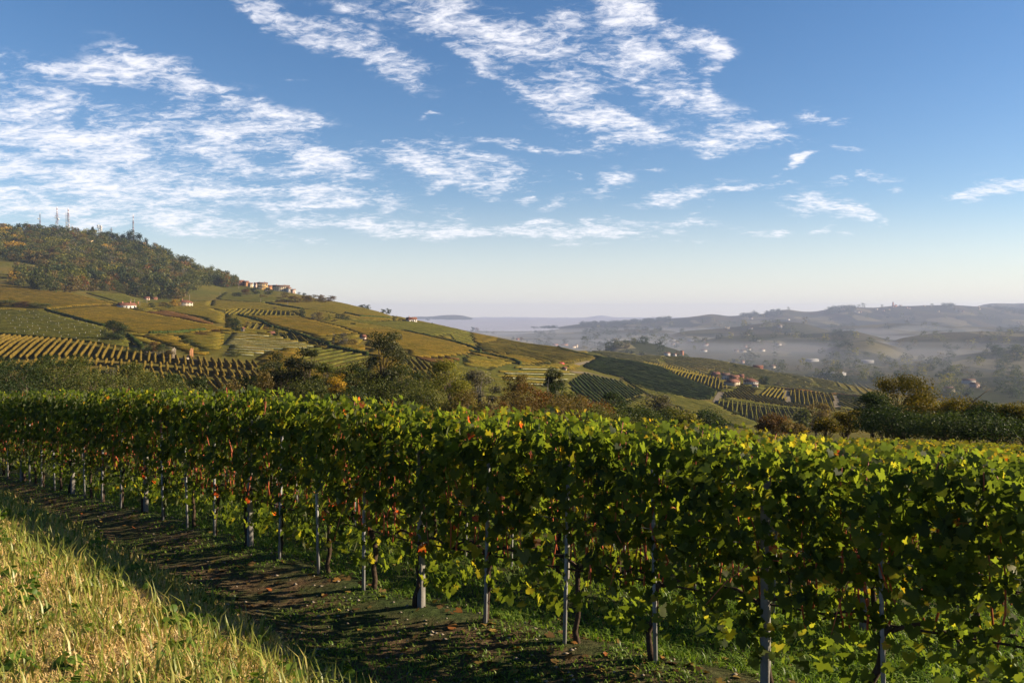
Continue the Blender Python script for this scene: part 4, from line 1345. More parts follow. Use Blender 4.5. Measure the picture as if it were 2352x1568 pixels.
# trees between the near vineyard and the hill: column, top row, width in the photo, distance, kind ...
MIDDLE = [
    (384, 329, 34, 92, 'poplar', 'poplar', 'tall_poplar', 'tallest poplar, dense and dark, in front of the golden plots', 'poplar', 14000),
    (402, 366, 40, 90, 'green', 'round', 'broadleaf_tree', 'leafy lower tree standing close against the right side of the tall poplar', 'tree', 5000),
    (365, 372, 34, 96, 'green', 'round', 'broadleaf_tree', 'dark leafy tree at the left foot of the tall poplar', 'tree', 4000),
    (306, 349, 26, 88, 'poplar', 'poplar', 'poplar', 'silvery poplar on the right of the pair, left of the tall poplar', 'poplar', 5000),
    (283, 351, 34, 90, 'poplar', 'round', 'poplar', 'wide silvery poplar, first of the clump beside the brown vine terraces', 'poplar', 6000),
    (268, 374, 26, 86, 'brown', 'shrub', 'shrub', 'brownish shrub at the left foot of the silvery poplars', 'shrub', 2600),
    (325, 364, 24, 86, 'green', 'round', 'broadleaf_tree', 'olive green tree between the silvery poplars and the orange bush', 'tree', 3500),
    (300, 382, 50, 82, 'green', 'shrub', 'shrub', 'low dark shrub under the silvery poplars', 'shrub', 3500),
    (340, 375, 17, 80, 'gold', 'round', 'orange_tree', 'small tree with orange autumn leaves left of the tall poplar', 'tree', 2200),
    (355, 364, 26, 98, 'dark', 'round', 'broadleaf_tree', 'dark tree behind the small orange one', 'tree', 3200),
    (422, 372, 26, 88, 'green', 'shrub', 'shrub', 'green bush between the tall poplar and the yellow tree', 'shrub', 3000),
    (448, 362, 34, 84, 'yellow', 'round', 'yellow_tree', 'broad yellow green tree with a thin crown right of the tall poplar', 'tree', 5500),
    (462, 382, 30, 80, 'yellow', 'shrub', 'shrub', 'yellow green bush at the right foot of the broad yellow tree', 'shrub', 3000),
    (482, 372, 30, 86, 'grey', 'round', 'silver_tree', 'silvery grey tree with white branches showing through', 'tree', 4200),
    (514, 373, 22, 84, 'brown', 'poplar', 'broadleaf_tree', 'narrow olive brown tree right of the silvery grey one', 'tree', 3400),
    (530, 387, 40, 78, 'rust', 'shrub', 'red_bush', 'wide rust coloured bush in the middle of the tree line', 'shrub', 4500),
    (500, 403, 24, 70, 'rust', 'shrub', 'red_bush', 'small reddish bush just above the vines', 'shrub', 1800),
    (547, 368, 17, 92, 'silver', 'column', 'poplar', 'left one of two slim silvery poplars before the white striped plot', 'poplar', 2600),
    (560, 370, 18, 92, 'silver', 'column', 'poplar', 'right one of two slim silvery poplars before the white striped plot', 'poplar', 2600),
    (556, 386, 30, 84, 'dark', 'round', 'broadleaf_tree', 'dark green tree at the foot of the two slim poplars', 'tree', 3400),
    (573, 394, 26, 88, 'brown', 'round', 'broadleaf_tree', 'brown green tree right of the slim poplars', 'tree', 2600),
    (592, 401, 34, 84, 'rust', 'round', 'autumn_tree', 'russet autumn tree before the dark green plot', 'tree', 3200),
    (612, 393, 22, 100, 'dark', 'round', 'broadleaf_tree', 'dark green tree right of the russet one', 'tree', 2600),
    (630, 401, 24, 104, 'dark', 'round', 'broadleaf_tree', 'second dark green tree before the dark plot', 'tree', 2400),
    (655, 395, 25, 108, 'grey', 'round', 'willow', 'round pale grey willow before the dark green plot', 'tree', 3600),
    (643, 409, 26, 84, 'green', 'shrub', 'shrub', 'green bush at the left foot of the grey willow', 'shrub', 1900),
    (674, 408, 22, 100, 'green', 'round', 'broadleaf_tree', 'small green tree right of the grey willow', 'tree', 1900),
    (686, 414, 22, 76, 'yellow', 'shrub', 'shrub', 'yellowish bush above the golden vine tops', 'shrub', 1800),
    (705, 411, 34, 120, 'dark', 'shrub', 'shrub', 'dark bush between the yellowish bush and the brown one', 'shrub', 2400),
    (776, 417, 26, 92, 'rust', 'shrub', 'brown_bush', 'round brown bush below the dark rows of the hamlet', 'shrub', 2800),
    (793, 424, 20, 86, 'brown', 'shrub', 'shrub', 'low brown bush right of the round brown one', 'shrub', 1400),
    (815, 403, 22, 260, 'brown', 'round', 'broadleaf_tree', 'olive brown tree at the right end of the dark vine rows', 'tree', 2600),
    (803, 409, 12, 250, 'green', 'round', 'broadleaf_tree', 'small green tree at the left of the olive brown one', 'tree', 1200),
    (845, 411, 22, 60, 'locust', 'round', 'locust_tree', 'small yellow locust tree left of the big one', 'tree', 2200),
    (826, 420, 22, 58, 'locust', 'shrub', 'shrub', 'low yellow green bush left of the small locust tree', 'shrub', 1600),
    (905, 379, 62, 54, 'locust', 'spread', 'locust_tree', 'big locust tree with a golden top above the near vines', 'tree', 8000),
    (872, 394, 42, 52, 'dark', 'spread', 'locust_tree', 'dark spreading locust tree on the left side of the big one', 'tree', 4200),
    (938, 396, 46, 53, 'locust', 'spread', 'locust_tree', 'locust tree leaning out right of the big one', 'tree', 4800),
    (900, 413, 60, 48, 'dark', 'shrub', 'shrub', 'dark thicket under the big locust tree', 'shrub', 4200),
    (965, 402, 40, 50, 'locust', 'round', 'locust_tree', 'dense locust tree beside the bare dead branch', 'tree', 4500),
    (992, 408, 44, 48, 'dark', 'round', 'locust_tree', 'dark dense locust tree right of the dead branch', 'tree', 4500),
    (1024, 405, 44, 47, 'locust', 'round', 'locust_tree', 'dark locust tree at the right end of the tree line', 'tree', 4500),
    (950, 420, 60, 44, 'dark', 'shrub', 'shrub', 'dark low thicket left of the locust tree line end', 'shrub', 3500),
    (1000, 424, 70, 42, 'dark', 'shrub', 'shrub', 'dark low thicket at the right end of the tree line', 'shrub', 3500),
    (8, 360, 44, 78, 'dark', 'round', 'broadleaf_tree', 'dark green tree, first of the leafy clump below the brown rows', 'tree', 4600),
    (42, 358, 46, 80, 'dark', 'round', 'broadleaf_tree', 'dark green tree, second of the leafy clump below the brown rows', 'tree', 4600),
    (78, 360, 42, 78, 'green', 'round', 'broadleaf_tree', 'green tree, third of the leafy clump below the brown rows', 'tree', 4600),
    (30, 374, 60, 66, 'dark', 'shrub', 'shrub', 'dark thicket under the first trees of the leafy clump', 'shrub', 3600),
    (109, 368, 20, 80, 'grey', 'round', 'bare_tree', 'greyish thinly leaved tree in the leafy clump', 'tree', 1500),
    (128, 366, 34, 76, 'green', 'round', 'broadleaf_tree', 'yellow tinged tree right of the greyish one', 'tree', 3600),
    (150, 372, 28, 78, 'green', 'round', 'broadleaf_tree', 'small green tree near the right end of the leafy clump', 'tree', 2600),
    (90, 378, 60, 66, 'green', 'shrub', 'shrub', 'green thicket under the third tree of the leafy clump', 'shrub', 3400),
    (172, 376, 30, 80, 'dark', 'shrub', 'shrub', 'dark bush before the lowest brown terrace', 'shrub', 2400),
    (196, 378, 26, 84, 'dark', 'shrub', 'shrub', 'dark bush at the right end of the leafy clump', 'shrub', 2200),
    (235, 384, 34, 84, 'brown', 'shrub', 'shrub', 'low brown bush left of the silvery poplars', 'shrub', 1800),
    (268, 362, 30, 92, 'green', 'round', 'broadleaf_tree', 'olive tree at the left end of the middle clump', 'tree', 3200),
    (338, 368, 30, 94, 'green', 'round', 'broadleaf_tree', 'olive tree behind the small orange tree', 'tree', 3200),
    (350, 386, 44, 80, 'dark', 'shrub', 'shrub', 'dark thicket at the foot of the small orange tree', 'shrub', 3200),
    (388, 378, 64, 84, 'green', 'shrub', 'shrub', 'broad green thicket under the tall poplar', 'shrub', 5200),
    (425, 388, 50, 78, 'green', 'shrub', 'shrub', 'green thicket left of the broad yellow tree', 'shrub', 3800),
    (470, 394, 50, 76, 'brown', 'shrub', 'shrub', 'brown thicket under the silvery grey tree', 'shrub', 3600),
    (516, 394, 44, 76, 'brown', 'shrub', 'shrub', 'olive brown thicket behind the rust coloured bush', 'shrub', 3400),
    (560, 398, 50, 78, 'brown', 'shrub', 'shrub', 'brown thicket below the slim silvery poplars', 'shrub', 3400),
    (604, 410, 50, 78, 'green', 'shrub', 'shrub', 'green thicket under the russet tree', 'shrub', 3200),
    (655, 414, 60, 80, 'dark', 'shrub', 'shrub', 'dark thicket under the grey willow', 'shrub', 3200),
    (300, 368, 70, 94, 'dark', 'shrub', 'shrub', 'large dark thicket behind the silvery pair', 'shrub', 5000),
    (240, 376, 40, 90, 'dark', 'shrub', 'shrub', 'dark thicket at the foot of the lowest terrace', 'shrub', 2600),
    (60, 366, 60, 74, 'green', 'round', 'broadleaf_tree', 'wide green tree in the middle of the leafy clump', 'tree', 5200),
    (115, 372, 60, 72, 'green', 'shrub', 'shrub', 'green bush below the greyish tree', 'shrub', 4200),
    (20, 366, 56, 72, 'dark', 'round', 'broadleaf_tree', 'wide dark tree at the left of the leafy clump', 'tree', 5200),
    (160, 380, 60, 70, 'green', 'shrub', 'shrub', 'green bush at the right of the leafy clump', 'shrub', 3600),
    (-25, 366, 40, 76, 'dark', 'round', 'broadleaf_tree', 'dark green tree cut by the left edge of the photo', 'tree', 3400),
]


def build_middle():
    for q, (px, top, w, d, col, shape, name, label, cat, nl) in enumerate(MIDDLE):
        p = ground_at(px, d)
        H = zy(top, d) - p[2]
        Wm = 1.22 * w * d / FPX
        lf = max(.12, 1.6 * d / FPX) * (1.0 if nl > 2500 else 1.15)
        kind = {'shrub': dict(low=.05, nclump=36, spread=1.1), 'poplar': dict(low=.12, nclump=44, spread=1.15), 'spread': dict(low=.3, nclump=40, spread=.8, stems=2), 'column': dict(low=.1, nclump=24),
                'round': dict(low=.18, nclump=40, spread=1.1)}[shape]
        kind['low'] = float(np.clip((zy(430, d) - p[2]) / H, kind['low'], .8))
        ms = tree_mesh(500 + q, H * 1.02, Wm, int(nl * 1.7), lf, col, shape, M_TRUNKW if col in ('silver', 'grey') else M_TRUNK, **kind)
        plant_tree(name, ms, p, label, cat)
    # the dead branch that sticks out of the locust trees
    p = ground_at(966, 49)
    z = lambda y: zy(y, 49)
    L = lambda pts: np.array([((x - CX) / FPX * 49, 49, z(y)) for x, y in pts])
    s = Soup()
    s.add(*tube(L([(964, 418), (968, 408), (972, 402), (982, 394), (990, 388)]), [.05, .04, .032, .022, .01], 6))
    s.add(*tube(L([(972, 402), (970, 397), (966, 392)]), [.022, .015, .006], 5))
    s.add(*tube(L([(969, 407), (976, 405), (982, 404)]), [.02, .012, .006], 5))
    s.add(*tube(L([(984, 392), (988, 391), (993, 391)]), [.012, .008, .004], 5))
    o = s.obj('dead_branch', [M_TRUNK])
    tag(o, 'bare dead branch sticking up out of the dark locust trees', 'branch')


build_middle()

# ---- trees standing alone or in small groups on the hill: column, foot row, top row, width, kind, label
HILLTREES = [
    (113.5, 341.5, 320.3, 22, 'dark', 'round', 'lone_oak', 'dark round lone tree in the young plot with white stakes', 'tree'),
    (235, 333, 317.5, 12, 'dark', 'column', 'broadleaf_tree', 'dark tall tree beside the small white field hut', 'tree'),
    (303, 318.3, 308.5, 7.5, 'dark', 'column', 'broadleaf_tree', 'dark slim tree below the gold plot, left end of a loose line', 'tree'),
    (314, 320, 312.5, 6, 'grey', 'round', 'bare_tree', 'greyish bare tree right of the dark slim one', 'tree'),
    (320, 321, 312, 7, 'brown', 'round', 'broadleaf_tree', 'brownish tree in the loose line under the ridge', 'tree'),
    (326, 321, 317, 4, 'green', 'round', 'shrub', 'small green bush in the loose line under the ridge', 'shrub'),
    (329.5, 321.5, 313.8, 4.5, 'yellow', 'cone', 'conifer', 'small yellow green conifer in the loose line under the ridge', 'conifer'),
    (337, 319.3, 314, 5, 'dark', 'round', 'broadleaf_tree', 'small dark tree left of the dark pair under the ridge', 'tree'),
    (343.5, 319.8, 314.5, 6, 'dark', 'round', 'broadleaf_tree', 'left tree of the dark pair under the ridge', 'tree'),
    (347.5, 320, 315.5, 5, 'dark', 'round', 'broadleaf_tree', 'right tree of the dark pair under the ridge', 'tree'),
    (335, 322, 318.6, 5, 'brown', 'shrub', 'shrub', 'dark brown bush below the dark pair', 'shrub'),
    (353, 325.5, 322.2, 6, 'dark', 'shrub', 'shrub', 'round dark bush alone in the reddish patch', 'shrub'),
    (363, 307.3, 303.4, 7, 'dark', 'round', 'broadleaf_tree', 'left bushy tree on the ridge right of the village', 'tree'),
    (368, 308, 303, 6, 'dark', 'round', 'broadleaf_tree', 'second bushy tree on the ridge right of the village', 'tree'),
    (382.5, 313.2, 308.8, 5, 'dark', 'round', 'broadleaf_tree', 'left one of two round trees on the skyline', 'tree'),
    (388, 314, 307.7, 5.6, 'dark', 'round', 'broadleaf_tree', 'right taller one of two round trees on the skyline', 'tree'),
    (428.3, 322.7, 317.4, 4.6, 'dark', 'column', 'broadleaf_tree', 'dark upright tree on the skyline right of the white house', 'tree'),
    (394, 320.2, 316.8, 5, 'green', 'shrub', 'shrub', 'green bush left of the white ridge house', 'shrub'),
    (400, 320.8, 318.4, 5, 'brown', 'shrub', 'shrub', 'small brown bush beside the white ridge house', 'shrub'),
    (275, 333, 327.2, 7, 'dark', 'round', 'broadleaf_tree', 'dark bush above the red roofed shed', 'tree'),
    (266, 330, 326.5, 6, 'gold', 'shrub', 'shrub', 'golden bush left of the dark bush', 'shrub'),
    (246, 327.5, 320.5, 8, 'brown', 'shrub', 'shrub', 'brown thicket right of the dark tall tree', 'shrub'),
    (275, 310, 306.2, 5, 'brown', 'shrub', 'shrub', 'small brown bush in the upper olive plot', 'shrub'),
    (343, 345.6, 333, 10, 'grey', 'round', 'broadleaf_tree', 'grey brown tree of the clump in the gold plots', 'tree'),
    (352, 346, 339, 9, 'brown', 'round', 'broadleaf_tree', 'brown round tree beside the grey brown one', 'tree'),
    (334, 345, 333.5, 3.4, 'grey', 'column', 'bare_tree', 'slim bare tree left of the clump in the gold plots', 'tree'),
    (235.5, 356.3, 348.8, 12, 'green', 'shrub', 'round_bush', 'round green bush under the white striped plot', 'shrub'),
    (195, 348, 343, 14, 'green', 'shrub', 'shrub', 'hedge like bush above the ruin, left part', 'shrub'),
    (186, 344, 338.5, 15, 'green', 'shrub', 'shrub', 'hedge like bush above the ruin, upper part', 'shrub'),
    (205, 353, 347.5, 13, 'green', 'shrub', 'shrub', 'hedge like bush above the ruin, right part', 'shrub'),
    (216, 333.5, 329, 12, 'rust', 'shrub', 'shrub', 'reddish thicket right of the gold plot', 'shrub'),
    (201, 336, 331.5, 14, 'rust', 'shrub', 'shrub', 'rusty thicket below the gold plot', 'shrub'),
    (546.5, 344.6, 340.6, 3.4, 'dark', 'cone', 'cypress', 'dark pointed cypress behind the ridge houses', 'cypress'),
    (600.5, 347.7, 341.7, 7, 'dark', 'round', 'broadleaf_tree', 'left one of two dark round trees on the second ridge', 'tree'),
    (606.5, 347.9, 342, 7, 'dark', 'round', 'broadleaf_tree', 'right one of two dark round trees on the second ridge', 'tree'),
    (584, 348.6, 345.4, 8, 'brown', 'shrub', 'shrub', 'brown bush beside the ridge houses', 'shrub'),
    (472.5, 331.2, 326.7, 4, 'dark', 'round', 'broadleaf_tree', 'dark small tree on the skyline by the red leaved one', 'tree'),
    (477, 331.8, 327.5, 4, 'rust', 'round', 'autumn_tree', 'red leaved small tree on the skyline', 'tree'),
    (487, 333.2, 330.5, 4, 'yellow', 'shrub', 'shrub', 'yellowish bush on the descending skyline', 'shrub'),
    (493, 334.5, 331.3, 4, 'grey', 'shrub', 'shrub', 'greyish bush on the descending skyline', 'shrub'),
    (513, 339.2, 336.6, 4, 'dark', 'shrub', 'shrub', 'dark bush left of the small red tower house', 'shrub'),
    (521.5, 341.2, 336.8, 4, 'brown', 'round', 'broadleaf_tree', 'thin brown tree right of the small red tower house', 'tree'),
    (527, 342, 339.7, 2.4, 'dark', 'cone', 'conifer', 'tiny dark conifer on the descending skyline', 'conifer'),
    (547, 365.2, 361.3, 8, 'green', 'shrub', 'shrub', 'green bush above the white striped plot', 'shrub'),
    (492, 370.4, 366.2, 8, 'green', 'shrub', 'shrub', 'green bush at the top of the white striped plot', 'shrub'),
    (465, 363, 356.5, 6, 'dark', 'column', 'broadleaf_tree', 'dark tree above the broad yellow tree', 'tree'),
    (467, 354.6, 352, 5, 'dark', 'shrub', 'shrub', 'dark bush at the corner of the rusty patch', 'shrub'),
    (622, 381.5, 376.6, 5, 'grey', 'shrub', 'shrub', 'pale bush where the field path bends', 'shrub'),
    (568, 368, 365, 3, 'dark', 'round', 'broadleaf_tree', 'small tree beside the field shed', 'tree'),
    (627, 353, 349.2, 4, 'dark', 'round', 'broadleaf_tree', 'dark tree, left of a row on the second ridge', 'tree'),
    (632, 353.6, 350.6, 4, 'dark', 'round', 'broadleaf_tree', 'dark tree, middle of a row on the second ridge', 'tree'),
    (641.5, 354.6, 351.4, 6, 'dark', 'round', 'broadleaf_tree', 'dark wide tree, right of a row on the second ridge', 'tree'),
    (671, 355.8, 352, 5, 'dark', 'round', 'broadleaf_tree', 'dark tree between the white houses of the second ridge', 'tree'),
    (678, 355.5, 350.6, 5, 'brown', 'round', 'broadleaf_tree', 'brown tree beside the tower house of the second ridge', 'tree'),
    (729, 361.5, 358.8, 5, 'yellow', 'round', 'broadleaf_tree', 'yellow green tree left of the lone pink house', 'tree'),
    (733.5, 362, 358.4, 5, 'dark', 'round', 'broadleaf_tree', 'dark tree left of the lone pink house', 'tree'),
    (737.5, 362.5, 358.6, 4.4, 'yellow', 'round', 'broadleaf_tree', 'yellow green tree beside the lone pink house', 'tree'),
    (747, 364.6, 362.6, 3, 'dark', 'shrub', 'shrub', 'dark bush right of the lone pink house', 'shrub'),
    (735, 366.5, 364.2, 6, 'dark', 'shrub', 'shrub', 'dark bush below the lone pink house', 'shrub'),
    (765, 369, 365.3, 5, 'dark', 'shrub', 'shrub', 'dark bush right of the brick barn', 'shrub'),
    (764, 385.8, 374.8, 11, 'dark', 'round', 'round_tree', 'big dark round tree at the right end of the hamlet', 'tree'),
    (740.5, 384, 377, 5, 'yellow', 'column', 'broadleaf_tree', 'bright green tree in the middle of the hamlet', 'tree'),
    (719, 379, 374, 6, 'green', 'round', 'broadleaf_tree', 'green tree at the left end of the hamlet', 'tree'),
    (711, 376, 371, 4, 'dark', 'cone', 'conifer', 'dark pointed conifer left of the hamlet', 'conifer'),
    (709.5, 377, 373, 5, 'dark', 'shrub', 'shrub', 'dark bush left of the hamlet', 'shrub'),
    (757.5, 387.5, 384, 5, 'dark', 'shrub', 'shrub', 'dark bush below the white villa of the hamlet', 'shrub'),
    (767, 388.4, 385, 6, 'green', 'shrub', 'shrub', 'round bush under the big dark round tree', 'shrub'),
    (747, 386, 383.3, 4, 'dark', 'shrub', 'shrub', 'dark bush left of the white villa of the hamlet', 'shrub'),
    (779, 385.5, 381.5, 6, 'grey', 'shrub', 'shrub', 'pale bush right of the big dark round tree', 'shrub'),
    (735, 415, 410.2, 7, 'green', 'shrub', 'shrub', 'green bush at the left end of the lowest dark plot', 'shrub'),
    (838, 405, 402, 3, 'dark', 'shrub', 'shrub', 'dark bush by the upright plot', 'shrub'),
    (175, 307.3, 298.3, 9.5, 'gold', 'round', 'golden_tree', 'bright golden tree left of the white house under the wood', 'tree'),
    (163, 307, 302, 8, 'brown', 'round', 'broadleaf_tree', 'brownish tree left of the golden one', 'tree'),
    (152, 308, 302.5, 7, 'dark', 'round', 'broadleaf_tree', 'dark tree in the garden between the two white houses', 'tree'),
    (169, 308.5, 304.5, 9, 'green', 'shrub', 'shrub', 'clipped green bush under the golden tree', 'shrub'),
    (136.5, 310.2, 306.4, 5, 'dark', 'shrub', 'shrub', 'dark bush right of the long white house', 'shrub'),
    (142, 311.3, 306.8, 5, 'yellow', 'round', 'broadleaf_tree', 'yellow green tree right of the long white house', 'tree'),
    (118, 307.3, 304.6, 6, 'brown', 'shrub', 'shrub', 'brown bush left of the long white house', 'shrub'),
    (10, 308, 300, 22, 'green', 'shrub', 'thicket', 'green thicket, left part, in the upper golden plot', 'shrub'),
    (24, 308.5, 301, 20, 'rust', 'shrub', 'thicket', 'reddish thicket, middle part, in the upper golden plot', 'shrub'),
    (38, 309.3, 301.5, 20, 'green', 'shrub', 'thicket', 'green thicket, right part, in the upper golden plot', 'shrub'),
    (-6, 308, 299, 20, 'dark', 'shrub', 'thicket', 'dark thicket at the photo edge in the upper golden plot', 'shrub'),
    (132, 355, 347.5, 11, 'dark', 'round', 'broadleaf_tree', 'dark tree at the left end of the ruin', 'tree'),
    (145, 354, 343.5, 12, 'dark', 'round', 'broadleaf_tree', 'dark ivy tree in the overgrown ruin, left part', 'tree'),
    (154, 354, 341.5, 10, 'rust', 'round', 'broadleaf_tree', 'reddish ivy tree in the overgrown ruin', 'tree'),
    (163, 356, 344.5, 12, 'dark', 'round', 'broadleaf_tree', 'dark ivy tree against the broken wall of the ruin', 'tree'),
    (170, 358, 350, 10, 'brown', 'round', 'shrub', 'thin brown shrub in front of the ruin', 'shrub'),
    (197, 359.5, 354.5, 5, 'yellow', 'shrub', 'shrub', 'yellow bush right of the brick pillar of the ruin', 'shrub'),
    (285, 297, 291.5, 9, 'brown', 'shrub', 'shrub', 'brown bank bush below the village', 'shrub'),
    (268, 295, 287.6, 9, 'dark', 'round', 'broadleaf_tree', 'dark tree below the orange house of the village', 'tree'),
    (256, 294, 287, 8, 'dark', 'round', 'broadleaf_tree', 'dark tree below the left houses of the village', 'tree'),
    (246, 295, 289, 10, 'rust', 'shrub', 'shrub', 'red brown thicket below the left houses of the village', 'shrub'),
    (237, 296.5, 291.5, 10, 'dark', 'shrub', 'shrub', 'dark thicket on the slope left of the village', 'shrub'),
    (263, 297.5, 294, 8, 'brown', 'shrub', 'shrub', 'brown thicket along the field lane under the village', 'shrub'),
    (282, 302.5, 297, 14, 'brown', 'shrub', 'shrub', 'brown scrub on the bank, left end', 'shrub'),
    (295, 302.8, 295.5, 15, 'brown', 'shrub', 'shrub', 'brown scrub on the bank, second from the left', 'shrub'),
    (307, 302.5, 294.8, 15, 'brown', 'shrub', 'shrub', 'brown scrub on the bank, third from the left', 'shrub'),
    (319, 302.3, 295.5, 14, 'brown', 'shrub', 'shrub', 'brown scrub on the bank, fourth from the left', 'shrub'),
    (330, 301.8, 295.5, 11, 'rust', 'shrub', 'shrub', 'rusty scrub at the right end of the bank on the skyline', 'shrub'),
    (314, 293.5, 290.5, 7, 'brown', 'round', 'broadleaf_tree', 'small autumn tree on the skyline right of the village', 'tree'),
    (321, 295.5, 290.8, 6, 'rust', 'round', 'autumn_tree', 'rust coloured tree on the skyline right of the village', 'tree'),
    (299, 287.8, 285.6, 3.5, 'dark', 'round', 'shrub', 'dark bush at the right end of the village', 'shrub'),
    (304, 290, 287.6, 4, 'dark', 'round', 'shrub', 'dark flat topped bush on the grass slope right of the village', 'shrub'),
    (231, 281, 273.5, 8, 'dark', 'round', 'broadleaf_tree', 'dark tree left of the red village houses', 'tree'),
    (620, 338.8, 335.6, 4.5, 'dark', 'spread', 'hilltop_tree', 'single spreading tree on the small misty hilltop', 'tree'),
]


def build_hill_trees():
    cache = {}
    for q, (px, fy, ty, w, col, shape, name, label, cat) in enumerate(HILLTREES):
        p = hit(px, fy, 180)
        d = p[1]
        H, Wm = max(1.2, (fy - ty) * d / FPX), w * d / FPX
        key = (col, shape, q % 2 if w < 10 else q)
        if key not in cache:
            nl = 320 if w < 6 else 900 if w < 10 else 2200 if w < 18 else 4600
            cache[key] = tree_mesh(900 + q, 10.0, 8.0, nl, {320: 1.2, 900: .8, 2200: .55, 4600: .42}[nl], col, shape, None, low={'shrub': .06, 'cone': .08}.get(shape, .2), nclump=26, sides=4, spread=1.3)
        plant_tree(name, cache[key], p, label, cat, None, q * 1.7, (Wm / 8.0, Wm / 8.0, H / 10.0))
    # the wood below the masts
    wood = [(-40, 228), (0, 229), (60, 232), (100, 238), (150, 249), (170, 259), (200, 270), (228, 279.5), (238, 284), (236, 287), (205, 286), (190, 292.5),
            (180, 299.5), (160, 299), (144, 298), (122, 291), (85, 291), (62, 287), (45, 271), (30, 262.5), (-40, 262)]
    wood2 = [(14, 277), (50, 272), (76, 281), (90, 291), (60, 294), (14, 286)]
    r = np.random.default_rng(33)
    W1 = np.array([hit(a, b, 500) for a, b in wood]); W2 = np.array([hit(a, b, 500) for a, b in wood2])
    pts = []
    for W, n in ((W1, 1900), (W2, 110)):
        lo, hi_ = W[:, :2].min(0), W[:, :2].max(0)
        P = []
        while len(P) < n:
            Q = r.uniform(lo, hi_, (4000, 2))
            Q = Q[in_poly(Q, W)]
            for q in Q:
                if len(P) < n: P.append(q)
        pts.append(np.array(P))
    P = np.concatenate(pts)
    Z = land_z(P[:, 0], P[:, 1])
    protos, kinds = [], ['green', 'dark', 'brown', 'green', 'rust', 'grey', 'yellow', 'green', 'gold', 'dark']
    shapes = ['round', 'round', 'round', 'round', 'round', 'round', 'column', 'column', 'round', 'cone']
    for k, (c, s) in enumerate(zip(kinds, shapes)):
        protos.append(tree_mesh(700 + k, 11.0, 10.0, 280, 1.35, c, s, None, low=.12, nclump=18, sides=3, spread=1.35))
    names = {'green': 'green', 'dark': 'dark green', 'brown': 'brownish', 'rust': 'russet', 'grey': 'grey half bare', 'yellow': 'yellow green', 'gold': 'golden'}
    pr = np.array([.20, .17, .15, .20, .03, .07, .08, .09, .01, 0])
    pick = r.choice(10, len(P), p=pr / pr.sum())
    left = (P[:, 0] / P[:, 1] * FPX + CX) < 22
    pick = np.where(left & (r.random(len(P)) < .2), 8, pick)
    n2 = len(P) - len(pts[1])
    near = np.argsort(P[:, 1] - np.where(np.arange(len(P)) >= n2, 1500, 0))
    single = set(near[:290].tolist())
    bulk, slots = Soup(), []
    data = {}
    for k, (t, c) in enumerate(protos):
        for me, off in ((c, 0), (t, 1)):
            v = np.empty(len(me.vertices) * 3, np.float32); me.vertices.foreach_get('co', v)
            nl = len(me.loops)
            li = np.empty(nl, np.int32); me.loops.foreach_get('vertex_index', li)
            data[(k, off)] = (v.reshape(-1, 3), li, np.array([p.loop_total for p in me.polygons]))
        data[(k, 't')] = np.empty(len(c.vertices), np.float32)
        c.attributes['tint'].data.foreach_get('value', data[(k, 't')])
    mats = [TM[c] for c in kinds]
    for i in range(len(P)):
        k = pick[i]
        s = float(np.clip(r.lognormal(.08, .30), .55, 1.8))
        loc = (P[i, 0], P[i, 1], Z[i] - .4)
        a = r.uniform(0, 6.28)
        if i in single:
            e = plant_tree('woodland_tree', protos[k], loc, '%s tree in the lower part of the wooded hillside below the masts' % names[kinds[k]], 'tree', 'woodland trees %s' % names[kinds[k]], a, (s, s, s * r.uniform(.85, 1.3)), parts=False)
        else:
            v, li, _ = data[(k, 0)]
            ca, sa = math.cos(a) * s, math.sin(a) * s
            V = np.column_stack([v[:, 0] * ca - v[:, 1] * sa, v[:, 0] * sa + v[:, 1] * ca, v[:, 2] * s]) + loc
            bulk.add(V, li.reshape(-1, 4), k, np.clip(data[(k, 't')] + r.normal(0, .12), 0, 1))
    o = bulk.obj('woodland', mats)
    tag(o, 'dense autumn wood covering the steep hill under the radio masts', 'wood', kind='stuff')
    # skyline trees by the masts
    sky = [(10, 225.5, 8, 'gold'), (4, 223.5, 9, 'gold'), (19, 224.5, 8, 'dark'), (34, 225, 8, 'dark'), (42, 225.5, 7, 'green'), (54.5, 224, 10, 'dark'), (49, 227, 7, 'brown'), (78, 229, 6, 'grey'),
           (93.5, 226, 5, 'dark'), (90, 229, 5, 'green'), (102, 231.5, 7, 'dark'), (111, 230.5, 9, 'dark'), (107, 231, 5, 'green'), (122, 233.5, 6, 'dark'), (130.5, 229.2, 11, 'dark'), (124, 234, 6, 'dark'),
           (140, 233, 9, 'dark'), (146, 237, 5, 'dark'), (163, 246, 8, 'dark'), (155, 243, 7, 'brown'), (72, 231, 7, 'green'), (64, 230.5, 8, 'green'), (27, 227.5, 8, 'green'), (84, 231, 8, 'green'), (116, 233, 7, 'green')]
    for q, (px, ty, w, col) in enumerate(sky):
        ry = np.interp(px, [0, 60, 100, 150, 170], [231, 233.5, 239.5, 250.5, 260])
        p = hit(px, ry + 2, 600)
        d = p[1]
        sh = 'cone' if (px == 93.5) else 'round'
        key = ('sky', col, sh, q % 3)
        if key not in cache: cache[key] = tree_mesh(1300 + q, 10., 8., 700, .9, col, sh, None, low=.04, nclump=26, sides=3, spread=1.25)
        H = zy(ty, d) - p[2]
        plant_tree('skyline_tree', cache[key], p, '%s %s tree on the hilltop skyline, counted from the left' % (ordinal(1 + sorted(s[0] for s in sky).index(px)), {'dark': 'dark', 'gold': 'golden', 'green': 'green', 'brown': 'brown', 'grey': 'bare grey'}[col]),
                   'tree', 'trees on the hilltop skyline', q, (w * d / FPX / 8., w * d / FPX / 8., H / 10.))


build_hill_trees()

